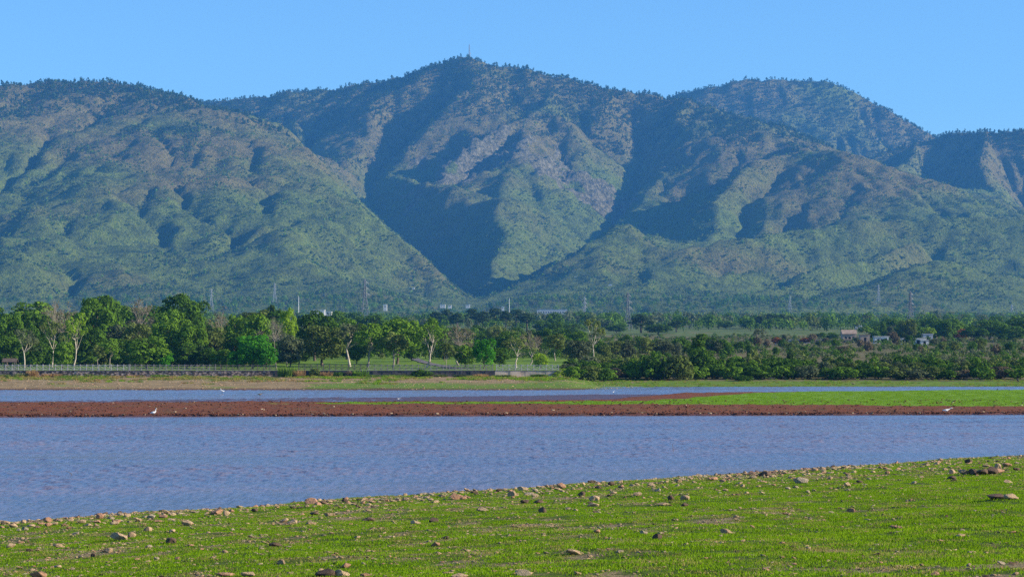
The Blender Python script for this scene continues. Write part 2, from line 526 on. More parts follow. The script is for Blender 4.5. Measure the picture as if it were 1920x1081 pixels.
def bank_bare(x, y):
    """0 lush .. 1 bare stony earth"""
    d = bank_d(x, y)
    b = 0.26 * fbm(x / 7, y / 14, 4, 61) + 0.40 * fbm(x / 1.6, y / 2.6, 3, 62) + 0.36 * fbm(x / .5, y / .8, 2, 63)
    right = smooth(-4, 22, np.asarray(x) - 0.02 * np.asarray(y))
    near = smooth(22, 45, d)
    b = b + 0.35 * smooth(14, 1, d) + 0.10 * (1 - right) - 0.30 * right * near + 0.17
    return np.maximum(smooth(0.02, 0.75, b), smooth(2.6, 0.4, d))

bx = np.arange(-70, 90.1, 0.5); by = np.arange(-20, 190.1, 0.5)
BX, BY = np.meshgrid(bx, by)
BZ = bank_z(BX, BY)
q = NT('bank_earth')
n1 = q.noise(3.0, 6.0, rough=0.7); n2 = q.noise(14.0, 4.0, rough=0.7)
g_ = q.mix(q.ramp(n1, 0.3, 0.7), (0.045, 0.075, 0.008), (0.105, 0.145, 0.016))
e_ = q.mix(q.ramp(n2, 0.3, 0.7), (0.11, 0.080, 0.035), (0.36, 0.27, 0.14))
c = q.mix(q.ramp(q.math('ADD', q.attr('bare'), q.math('MULTIPLY', q.math('SUBTRACT', n1, 0.5), 0.9)), 0.35, 0.75), g_, e_)
MAT_BANK = q.principled(c, 0.95, q.bump(q.math('ADD', n1, n2), 0.6, 0.06), 0.1)
near_bank = obj('near_bank', mesh_np('near_bank', np.stack([BX, BY, BZ], -1).reshape(-1, 3), grid_faces(len(bx), len(by)), (MAT_BANK,), True, {'bare': bank_bare(BX, BY).ravel()}))
kind(near_bank, 'structure')

# lake: real waves where the camera sees them, flat water beyond
def isl_front(px): return np.interp(px, [-600, 0, 500, 960, 1400, 1920, 2500], [242, 244.5, 246.5, 248.5, 250, 253, 256])
q = NT('lake_water')
pp = q.pos()
fine = q.math('ADD', q.noise(1.0, 3.0, q.scaled(pp, (2.6, 3.6, 1.0)), 0.6), q.math('MULTIPLY', q.noise(1.0, 2.0, q.scaled(pp, (1.5, 0.5, 1.0)), 0.5), 3.0))
streak = q.noise(1.0, 4.0, q.scaled(pp, (0.018, 0.075, 1.0)), 0.6)
silt = q.mix(q.ramp(streak, 0.35, 0.68), (0.140, 0.150, 0.215), (0.205, 0.168, 0.205))
MAT_LAKE = q.principled(silt, 0.16, q.bump(fine, 1.0, 0.050), 0.5, IOR=1.333)
lu = np.concatenate([[-6, -3, -1, -.6, -.4, -.3], np.linspace(-0.252, 0.252, 430), [.3, .4, .6, 1, 3, 6]])
lD = np.concatenate([np.linspace(40, 90, 8), np.arange(92, 256, 0.22), np.arange(257, 300, 2.0), np.arange(300, 412, 0.5), np.linspace(414, 520, 10)])
LU, LD = np.meshgrid(lu, lD)
LX = LU * LD
LZ = np.zeros_like(LX)
gw = np.random.default_rng(5)
inner = smooth(0.275, 0.25, np.abs(LU)) * smooth(88, 95, LD) * smooth(411, 408, LD)
rows_ = (LD[:, 0] > 90) & (LD[:, 0] < 412)
xs_, ys_ = LX[rows_][:, 6:-6], LD[rows_][:, 6:-6]
acc = np.zeros_like(xs_)
for i_ in range(54):
    lam = 0.56 * (1.8 / 0.56) ** gw.uniform(0, 1) ** 1.4
    th = math.radians(gw.normal(80, 44)); k_ = 2 * math.pi / lam
    acc += 0.0042 * lam ** 1.0 * np.sin(k_ * (xs_ * math.cos(th) + ys_ * math.sin(th)) + gw.uniform(0, 6.28))
gust = smooth(-0.50, 0.10, fbm(xs_ / 60, ys_ / 8, 4, 27) + 0.22)
lane = np.exp(-((ys_ - 206 - 1.5 * np.sin(xs_ / 17)) / 3.2) ** 2) * smooth(4, 18, xs_) + np.exp(-((ys_ - 165 - np.sin(xs_ / 9)) / 2.6) ** 2) * smooth(9, 4, np.abs(xs_ + 24))
gust = gust * (1 - 0.95 * np.clip(lane, 0, 1))
dn = -bank_d(xs_, ys_)                                        # metres out from the near shore
calm = (0.30 + 0.70 * smooth(2, 26, dn)) * (0.25 + 0.75 * smooth(0.5, 11, isl_front(LU[rows_][:, 6:-6] * FPX + 960) - ys_) + 0.75 * (ys_ > 300))
LZ[np.ix_(np.where(rows_)[0], np.arange(6, LX.shape[1] - 6))] = acc * (0.12 + 1.20 * gust) * calm
LZ = LZ * inner
lake = obj('lake_water', mesh_np('lake_water', np.stack([LX, LD, LZ], -1).reshape(-1, 3), grid_faces(len(lu), len(lD)), (MAT_LAKE,), True))
kind(lake, 'structure')

# mud island
def isl_back(px): return np.interp(px, [-600, 0, 250, 500, 960, 1400, 1650, 1920, 2500], [306, 310, 318, 326, 337, 352, 362, 373, 385])
iu = np.linspace(-400, 2320, 900); iv = np.concatenate([np.linspace(-0.03, 0.10, 34), np.linspace(0.105, 1.05, 110)])
IU, IV = np.meshgrid(iu, iv)
IF, IB = isl_front(IU), isl_back(IU)
IX0 = X(IU, 250.0)
IF = IF + 0.9 * fbm(IX0 / 6, 0 * IX0 + 3, 4, 11)
IB = IB + 2.5 * fbm(IX0 / 16, 0 * IX0 + 9, 4, 12)
ID = IF + IV * (IB - IF)
IX = X(IU, ID)
t = (ID - IF)
IZ = np.where(t < 0, 0.25 * t, 0.20 * smooth(0, 0.7, t) + 0.32 * smooth(0.5, 26, t))
IZ = IZ + 0.06 * smooth(0, 1, t) * fbm(IX / 1.3, ID / 2.2, 3, 15) + 0.05 * fbm(IX / 5, ID / 9, 3, 16) * smooth(0, 2, t)
wet_line = np.interp(IU, [-400, 0, 300, 600, 960, 1150, 1300, 1920], [294, 295, 297, 298, 300, 310, 349, 371]) + 5 * fbm(IX / 14, ID / 9, 3, 19)
IZ = IZ - np.where(ID > 270, np.interp(IU, [0, 500, 800, 1100, 1300, 1920], [0.50, 0.50, 0.45, 0.34, 0.4, 0.45]) * smooth(-14, 8, ID - wet_line), 0)
IZ = IZ + 0.05 * smooth(-4, 4, ID - wet_line) * fbm(IX / 30, ID / 2.6, 3, 21)
IZ = np.maximum(IZ - 0.7 * smooth(0.985, 1.04, IV), -2.0)
# short grass on it: a stripe that broadens to the right
s_lo = np.interp(IU, [-400, 0, 600, 960, 1400, 1920, 2400], [277, 277, 277, 277.5, 275, 270, 268])
s_hi = np.interp(IU, [-400, 0, 500, 700, 960, 1200, 1300, 1420, 1600, 1920], [279, 279, 281, 285, 288, 293, 306, 338, 356, 371])
gn = fbm(IX / 4.5, ID / 9, 4, 17)
i_green = smooth(-1.5, 2.5, ID - s_lo + 2.4 * gn) * smooth(-1.5, 2.5, s_hi - ID + 3.2 * gn) * np.interp(IU, [-400, 0, 500, 700, 1300], [0.15, 0.2, 0.35, 0.8, 1.0])
q = NT('island_mud')
n1 = q.noise(1.2, 6.0, rough=0.7); n2 = q.noise(5.0, 4.0, rough=0.75)
mud = q.mix(q.ramp(n2, 0.3, 0.72), (0.072, 0.016, 0.003), (0.255, 0.072, 0.018))
mud = q.mix(q.ramp(q.noise(0.25, 4.0), 0.45, 0.7), mud, (0.14, 0.062, 0.015))
mud = q.mix(q.attr('wet'), mud, (0.095, 0.050, 0.048))
gr = q.mix(q.ramp(n2, 0.3, 0.7), (0.11, 0.21, 0.006), (0.19, 0.33, 0.012))
c = q.mix(q.ramp(q.math('ADD', q.attr('green'), q.math('MULTIPLY', q.math('SUBTRACT', n1, 0.5), 0.8)), 0.3, 0.6), mud, gr)
MAT_MUD = q.principled(c, q.math('SUBTRACT', 0.95, q.math('MULTIPLY', q.attr('wet'), 0.6)), q.bump(q.math('ADD', n1, n2), 0.9, 0.12), 0.25)
i_wet = 0.9 * smooth(-9, 3, ID - wet_line + 2 * gn) * (1 - i_green) * (ID > 272)
i_wet = np.maximum(i_wet, 0.8 * smooth(1.1, 0.2, t))
mud_island = obj('mud_flat', mesh_np('mud_flat', np.stack([IX, ID, IZ], -1).reshape(-1, 3), grid_faces(len(iu), len(iv)), (MAT_MUD,), True, {'green': i_green.ravel(), 'wet': i_wet.ravel()}))
kind(mud_island, 'structure')

# far shore and the plain behind it
WALL_D = 432.0
def shore_D(px): return np.interp(px, [-800, 0, 640, 960, 1060, 1120, 1200, 1250, 1500, 1920, 2700], [378, 381, 380.5, 380, 382, 387, 396, 402, 406, 408, 410])
def left_w(px): return smooth(1135, 1050, px)
def far_z(px, D, rough=True):
    px = np.asarray(px, float); D = np.asarray(D, float)
    x = X(px, D)
    ds = shore_D(px) + 1.6 * fbm(x / 15, 0 * x + 2, 3, 44)
    t = D - ds
    lw = left_w(px)
    zl = 1.5 * np.clip(t / (WALL_D - ds), 0, 1.0) ** 0.85
    zl = np.where(D > WALL_D + 0.25, np.maximum(plain_z(D), 2.62), zl)
    zr = np.interp(D, [406, 440, 520, 600], [0.0, 0.8, 2.6, 4.0]) * smooth(0, 30, t)
    zr = np.where(D > 600, plain_z(D), zr)
    z = zl * lw + zr * (1 - lw)
    z = np.where(t < 0, np.maximum(0.12 * t, -2.0), z)
    if rough:
        z = z + smooth(0, 6, t) * 0.07 * fbm(x / 4, D / 4, 3, 45) + smooth(620, 900, D) * 0.8 * fbm(x / 60, D / 60, 4, 46)
    return z
fpx = np.linspace(-760, 2680, 560)
fD = np.concatenate([np.arange(370, 431.6, 1.0), [431.9, 432.3, 432.8], np.arange(434, 470, 2.0), np.arange(472, 640, 5.0), np.geomspace(650, 3800, 90)])
FP, FD = np.meshgrid(fpx, fD)
FZ = far_z(FP, FD)
FX = X(FP, FD)
n_ = fbm(FX / 9, FD / 9, 4, 51); n2_ = fbm(FX / 30, FD / 30, 4, 52)
t = FD - shore_D(FP)
# how green the ground is
gl = np.where(FP < 560, 0.25 + 0.75 * smooth(20, 36, t) * smooth(-.2, .4, n2_ + 0.2) , 0.0)
gm = np.where((FP >= 560), np.interp(FP, [560, 640, 900, 960, 1100, 1250], [0.3, 0.95, 0.8, 0.7, 0.95, 1.0]), 0)
gm = gm - np.where(FP < 1100, 0.7 * smooth(14, 30, t) * np.interp(FP, [560, 800, 1100], [0.7, 1.0, 0.4]), 0)
gm = gm - np.where(FP > 1180, smooth(7, 1, t) * 1.0 + smooth(26, 34, t), 0)
f_green = np.where(FD < WALL_D + 0.3, gl + gm, 1.0)
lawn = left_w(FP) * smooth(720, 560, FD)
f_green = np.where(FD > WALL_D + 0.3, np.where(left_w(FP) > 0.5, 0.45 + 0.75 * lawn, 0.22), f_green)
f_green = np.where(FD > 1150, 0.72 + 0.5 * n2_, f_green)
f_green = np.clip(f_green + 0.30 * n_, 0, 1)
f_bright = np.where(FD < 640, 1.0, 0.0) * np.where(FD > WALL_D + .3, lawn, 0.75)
f_red = smooth(8, 0.5, t) * (FD < 430)
q = NT('far_ground')
n1 = q.noise(0.6, 6.0, rough=0.7); n2 = q.noise(0.07, 5.0, rough=0.65)
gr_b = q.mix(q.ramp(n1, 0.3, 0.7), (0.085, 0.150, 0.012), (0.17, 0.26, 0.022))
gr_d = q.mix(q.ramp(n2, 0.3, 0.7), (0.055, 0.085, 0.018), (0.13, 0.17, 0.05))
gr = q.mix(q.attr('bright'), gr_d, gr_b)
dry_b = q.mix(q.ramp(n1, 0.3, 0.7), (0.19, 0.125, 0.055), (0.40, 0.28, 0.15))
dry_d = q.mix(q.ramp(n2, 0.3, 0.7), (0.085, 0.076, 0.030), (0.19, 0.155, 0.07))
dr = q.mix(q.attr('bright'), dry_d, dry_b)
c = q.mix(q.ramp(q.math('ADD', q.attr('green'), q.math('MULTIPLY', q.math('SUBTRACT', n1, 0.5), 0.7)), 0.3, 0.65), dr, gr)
c = q.mix(q.attr('red'), c, (0.10, 0.045, 0.028))
MAT_FAR = q.principled(c, 0.95, q.bump(n1, 0.6, 0.15), 0.1)
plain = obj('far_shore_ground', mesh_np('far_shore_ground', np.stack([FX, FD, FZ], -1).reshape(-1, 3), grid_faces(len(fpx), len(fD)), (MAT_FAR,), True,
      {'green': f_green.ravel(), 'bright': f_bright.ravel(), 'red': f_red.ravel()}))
kind(plain, 'structure')
# grey path that crosses the lawn between the trees
def strip(name, pts, w, mat, lift):
    v = []; f = []
    for i, (px, D) in enumerate(pts):
        for s in (-1, 1):
            xx = X(px, D) + s * w / 2
            v.append((xx, D, float(far_z(px, D)) + lift))
    for i in range(len(pts) - 1): f.append([2 * i, 2 * i + 1, 2 * i + 3, 2 * i + 2])
    return obj(name, mesh_np(name, np.array(v), f, (mat,), True))
path = strip('footpath', [(880, 446), (862, 452), (840, 464), (815, 490), (795, 520), (780, 560), (772, 600), (770, 650)], 2.2, simple_mat('path_stone', (0.15, 0.13, 0.12), 0.9, 0.15, 0.8), 0.09)
kind(path, 'structure')
print('ground', round(time.time() - T0, 1))
# ------------------------------------------------------------------ trees and shrubs: builders
def leaf_mat(name, dark, light, trans=0.24):
    q = NT(name)
    tint = q.attr('tint')
    rnd = q.n('ObjectInfo').outputs['Random']
    f = q.math('ADD', tint, q.math('MULTIPLY', q.math('SUBTRACT', rnd, 0.5), 0.35), True)
    c = q.mix(f, dark, light)
    d = q.n('BsdfDiffuse', {'Color': c})
    tr = q.n('BsdfTranslucent', {'Color': q.mix(0.35, c, light)})
    m1 = q.n('MixShader', {0: trans, 1: d.outputs[0], 2: tr.outputs[0]})
    return q.surface(m1.outputs[0])

LEAF = {
 'deep':   leaf_mat('leaf_deep_green', (0.026, 0.062, 0.008), (0.115, 0.215, 0.024)),
 'mid':    leaf_mat('leaf_mid_green', (0.038, 0.092, 0.009), (0.175, 0.300, 0.029)),
 'olive':  leaf_mat('leaf_olive', (0.055, 0.082, 0.018), (0.200, 0.250, 0.060)),
 'grey':   leaf_mat('leaf_grey_green', (0.050, 0.066, 0.034), (0.155, 0.185, 0.088)),
 'lime':   leaf_mat('leaf_lime', (0.110, 0.200, 0.012), (0.360, 0.520, 0.045), 0.45),
 'vivid':  leaf_mat('leaf_vivid_green', (0.022, 0.105, 0.008), (0.110, 0.360, 0.024), 0.35),
 'brown':  leaf_mat('leaf_sere', (0.085, 0.066, 0.038), (0.230, 0.180, 0.105), 0.2),
 'rust':   leaf_mat('leaf_rust', (0.140, 0.050, 0.016), (0.340, 0.140, 0.048), 0.25),
 'pine':   leaf_mat('needles_dark', (0.016, 0.036, 0.012), (0.060, 0.098, 0.028), 0.15),
 'scrub':  leaf_mat('scrub_green', (0.032, 0.062, 0.010), (0.095, 0.140, 0.030), 0.25),
 'reed':   leaf_mat('reed_green', (0.060, 0.120, 0.014), (0.200, 0.310, 0.042), 0.4),
 'straw':  leaf_mat('dry_straw', (0.220, 0.130, 0.050), (0.500, 0.330, 0.150), 0.4),
}
BARK_PALE = simple_mat('bark_pale', (0.42, 0.36, 0.28), 0.9, 0.3, 1.2)
BARK_DARK = simple_mat('bark_dark', (0.10, 0.075, 0.055), 0.9, 0.3, 1.2)
BARK_GREY = simple_mat('bark_grey', (0.26, 0.22, 0.18), 0.9, 0.3, 1.2)

def leaf_cloud(clumps, n, size, seed, up=0.25, fill=0.65, flat=1.0):
    """n leaf sprays spread through the clumps: (centre, radii)"""
    g = np.random.default_rng(seed)
    C = np.array([c for c, r in clumps]); Rr = np.array([r for c, r in clumps])
    w = (Rr[:, 0] * Rr[:, 1]) ** 0.9; w = w / w.sum()
    k = g.choice(len(clumps), n, p=w)
    d = g.normal(size=(n, 3)); d[:, 2] += up; d /= np.linalg.norm(d, axis=1)[:, None]
    rad = g.uniform(0, 1, n) ** (1 / 3.0) * (1 - fill) + fill * g.uniform(0.75, 1.12, n)
    p = C[k] + d * Rr[k] * rad[:, None]
    nr = d * 1.0 + g.normal(size=(n, 3)) * 0.36; nr[:, 2] += 0.22 * flat; nr /= np.linalg.norm(nr, axis=1)[:, None]
    a = np.cross(nr, g.normal(size=(n, 3))); a /= np.linalg.norm(a, axis=1)[:, None] + 1e-9
    b = np.cross(nr, a)
    s = size * g.uniform(0.55, 1.25, n)[:, None]
    asp = g.uniform(0.45, 0.8, n)[:, None]
    v = np.stack([p + a * s, p + b * s * asp + nr * s * 0.15, p - a * s * 0.9, p - b * s * asp - nr * s * 0.12], 1).reshape(-1, 3)
    ctint = g.uniform(0.15, 0.85, len(clumps))
    ti = np.clip(ctint[k] * 0.7 + 0.3 * g.uniform(0, 1, n) , 0, 1)
    return v, np.arange(n * 4).reshape(n, 4), np.repeat(ti, 4)

def crown_mesh(name, clumps, n, size, seed, **kw):
    v, f, ti = leaf_cloud(clumps, n, size, seed, **kw)
    return mesh_np(name, v, f, (LEAF['mid'],), False, {'tint': ti})

def shell(g, n, c, r, rc, lo=-0.35, jit=0.18):
    """n clumps over an ellipsoid shell of centre c and radii r; clump radius rc"""
    out = []
    for i in range(n):
        z = lo + (1 - lo) * ((i + 0.5) / n)
        ph = i * 2.39996 + g.uniform(-.4, .4)
        rr = math.sqrt(max(0, 1 - z * z))
        k = g.uniform(0.62, 1.0)
        q_ = np.array([math.cos(ph) * rr * r[0] * k, math.sin(ph) * rr * r[1] * k, z * r[2] * k]) + g.normal(size=3) * jit * rc
        s = rc * g.uniform(0.7, 1.3)
        out.append((np.array(c) + q_, np.array([s, s, s * g.uniform(0.6, 0.85)])))
    return out

def trunk_to(mb, g, clumps, base_r, fork_z, lean=(0, 0), every=1, bend=0.15, twig=0.0):
    top = np.array([lean[0], lean[1], fork_z])
    mid = top * 0.5 + np.array([g.normal() * bend, g.normal() * bend, 0])
    mb.tube([(0, 0, -0.4), (0, 0, 0.02 * fork_z), mid, top], [base_r * 1.5, base_r * 1.1, base_r * 0.85, base_r * 0.7], 7)
    nf = 4
    forks = []
    for i in range(nf):
        c = clumps[(i * len(clumps)) // nf][0]
        e = top + (c - top) * 0.45 + g.normal(size=3) * 0.2
        forks.append(e)
        mb.tube([top, (top + e) / 2 + g.normal(size=3) * 0.12, e], [base_r * 0.6, base_r * 0.48, base_r * 0.36], 5, False)
    for c, r in clumps[::every]:
        e = min(forks, key=lambda q_: np.linalg.norm(q_ - c))
        m = (e + c) / 2 + g.normal(size=3) * 0.2
        mb.tube([e, m, c], [base_r * 0.32, base_r * 0.2, base_r * 0.07], 4, False)
        for t_ in range(int(twig)):
            d = g.normal(size=3); d[2] = abs(d[2]) * 0.8 + 0.1; d /= np.linalg.norm(d)
            e2 = c + d * r * 1.3
            mb.tube([m + (c - m) * g.uniform(0, 1), (m + e2) / 2 + g.normal(size=3) * 0.15, e2], [base_r * 0.13, base_r * 0.09, base_r * 0.03], 3, False)
    return mb

PROTO = {}
def proto(kind_, trunk_mb, crown, H, W, bark):
    tm = trunk_mb.mesh('trunk', (bark,), True) if trunk_mb else None
    PROTO.setdefault(kind_, []).append((tm, crown, H, W))

for s in range(4):
    g = np.random.default_rng(100 + s)
    # broad dense dome on a short trunk
    cl = shell(g, 30, (0, 0, 7.6), (5.2, 5.2, 5.4), 1.75, -0.85) + [(np.array([0, 0, 6.8]), np.array([3.6, 3.6, 3.0]))]
    proto('dome', trunk_to(MB(), g, cl, 0.36, 3.2), crown_mesh('crown', cl, 4200, 0.40, 200 + s), 13.6, 12.6, BARK_DARK)
    # round bushy tree, leafy nearly to the ground
    cl = shell(g, 24, (0, 0, 4.9), (3.3, 3.3, 4.2), 1.35, -0.8) + [(np.array([0, 0, 4.3]), np.array([2.5, 2.5, 3.2]))]
    proto('round', trunk_to(MB(), g, cl, 0.22, 1.6), crown_mesh('crown', cl, 2800, 0.33, 300 + s), 9.9, 8.6, BARK_DARK)
    # tall oval crown over a clear trunk
    cl = shell(g, 22, (0.3, 0, 8.6), (3.6, 3.4, 3.7), 1.35, -0.7)
    proto('tall', trunk_to(MB(), g, cl, 0.24, 4.4, (0.35 - 0.25 * s, 0)), crown_mesh('crown', cl, 2300, 0.34, 400 + s), 13.0, 9.0, BARK_GREY)
    # open crown: separate clumps on pale limbs
    cl = shell(g, 15, (0.5, 0, 8.2), (3.7, 3.5, 3.4), 1.15, -0.45, 0.5)
    proto('open', trunk_to(MB(), g, cl, 0.24, 3.6 + 0.4 * s, (0.9 - 0.6 * s, 0.2), 1, 0.3, 1), crown_mesh('crown', cl, 900, 0.30, 500 + s, fill=0.4), 12.4, 9.2, BARK_PALE)
    # nearly leafless, twiggy
    cl = shell(g, 26, (0, 0, 7.4), (3.9, 3.9, 4.0), 1.2, -0.4, 0.5)
    proto('bare', trunk_to(MB(), g, cl, 0.22, 2.8, (0.4, 0), 1, 0.3, 7), crown_mesh('crown', cl, 420, 0.22, 600 + s, fill=0.3), 12.0, 9.4, BARK_GREY)
    # shrub, foliage from the ground
    cl = shell(g, 16, (0, 0, 1.5), (2.1, 2.0, 1.6), 0.85, -0.7) + [(np.array([0, 0, 1.3]), np.array([1.7, 1.6, 1.2]))]
    tb = MB()
    for i in range(6):
        c = cl[i * 2][0]; tb.tube([(g.normal() * .15, g.normal() * .15, -0.2), c * 0.5, c], [0.06, 0.045, 0.015], 4, False)
    proto('shrub', tb, crown_mesh('crown', cl, 1500, 0.24, 700 + s), 3.6, 5.0, BARK_DARK)
    # pine: bare bole, flat-topped broken crown
    cl = []
    for i in range(13):
        zz = 8.0 + 7.6 * (i / 12.0); rr = 2.9 * (1 - 0.75 * (i / 12.0) ** 2) * g.uniform(0.5, 1.05); ph = i * 2.4 + g.uniform(-.5, .5)
        cl.append((np.array([math.cos(ph) * rr, math.sin(ph) * rr, zz]), np.array([1.7, 1.7, 1.15]) * g.uniform(0.75, 1.15)))
    tb = MB(); tb.tube([(0, 0, -0.3), (0.1, 0, 6), (0, 0.1, 15.3)], [0.34, 0.26, 0.06], 6)
    for c, r_ in cl: tb.tube([(0, 0, c[2] - 0.8), c], [0.09, 0.03], 4, False)
    proto('pine', tb, crown_mesh('crown', cl, 1300, 0.42, 800 + s, fill=0.5), 16.6, 7.6, BARK_DARK)
    # narrow column
    cl = [(np.array([g.normal() * .35, g.normal() * .35, 1.3 + 10.5 * i / 11.0]), np.array([1.5, 1.5, 1.3]) * (1.05 - 0.6 * abs(i / 11.0 - 0.45))) for i in range(12)]
    tb = MB(); tb.tube([(0, 0, -0.3), (0, 0, 11)], [0.2, 0.05], 6)
    proto('column', tb, crown_mesh('crown', cl, 1500, 0.36, 900 + s), 12.9, 3.6, BARK_DARK)
    # reeds: a sheaf of upright blades
    v = []; f = []; ti = []
    for i in range(260):
        a = g.uniform(0, 2 * math.pi); r_ = 1.6 * math.sqrt(g.uniform(0, 1)); bx_, by_ = math.cos(a) * r_, math.sin(a) * r_
        h = g.uniform(0.9, 2.1) * (1.1 - 0.3 * r_ / 1.6); lx_, ly_ = math.cos(a) * h * g.uniform(0.05, 0.35), math.sin(a) * h * g.uniform(0.05, .35)
        w_ = g.uniform(.03, .07); ph = g.uniform(0, 6.28); dx, dy = math.cos(ph) * w_, math.sin(ph) * w_
        b = len(v); v += [(bx_ - dx, by_ - dy, -.05), (bx_ + dx, by_ + dy, -.05), (bx_ + dx + lx_ * .4, by_ + dy + ly_ * .4, h * .6), (bx_ + lx_, by_ + ly_, h), (bx_ - dx + lx_ * .4, by_ - dy + ly_ * .4, h * .6)]
        f.append([b, b + 1, b + 2, b + 3, b + 4]); ti += [g.uniform(0, 1)] * 5
    PROTO.setdefault('reeds', []).append((None, mesh_np('blades', np.array(v), f, (LEAF['reed'],), False, {'tint': ti}), 2.1, 3.8))

N_TREE = {}
def plant(kind_, px, top, width, D, leaf, label, cat='tree', group=None, var=None, name=None, bark=None, ground=far_z, parts=True):
    """a tree whose foot stands on the ground D metres away in the direction of pixel px; top row and width are the photograph's"""
    i = N_TREE.get(kind_, 0); N_TREE[kind_] = i + 1
    tm, cm, H, W = PROTO[kind_][(i if var is None else var) % len(PROTO[kind_])]
    zb = float(ground(px, D)); zt = EYE + (HY - top) / FPX * D
    h = max(zt - zb, 0.5); w = width / FPX * D
    root = bpy.data.objects.new(name or {'dome': 'broadleaf_tree', 'round': 'bushy_tree', 'tall': 'tall_tree', 'open': 'open_crowned_tree', 'bare': 'bare_tree',
                                         'shrub': 'shrub', 'pine': 'pine_tree', 'column': 'columnar_tree', 'reeds': 'reed_clump'}[kind_], None)
    root.empty_display_size = 0.3
    root.location = (X(px, D), D, zb); root.rotation_euler = (0, 0, R.uniform(0, 6.28) if kind_ not in ('open', 'tall') else R.uniform(-.6, .6))
    root.scale = (w / W, w / W, h / H)
    link(root)
    tag(root, label, cat, group)
    if tm is not None:
        t_ = obj('stem' if kind_ == 'shrub' else 'trunk', tm, root)
        if bark is not None:
            t_.material_slots[0].link = 'OBJECT'; t_.material_slots[0].material = bark
    c_ = obj({'shrub': 'foliage', 'reeds': 'blades'}.get(kind_, 'crown'), cm, root)
    c_.material_slots[0].link = 'OBJECT'; c_.material_slots[0].material = LEAF[leaf]
    return root

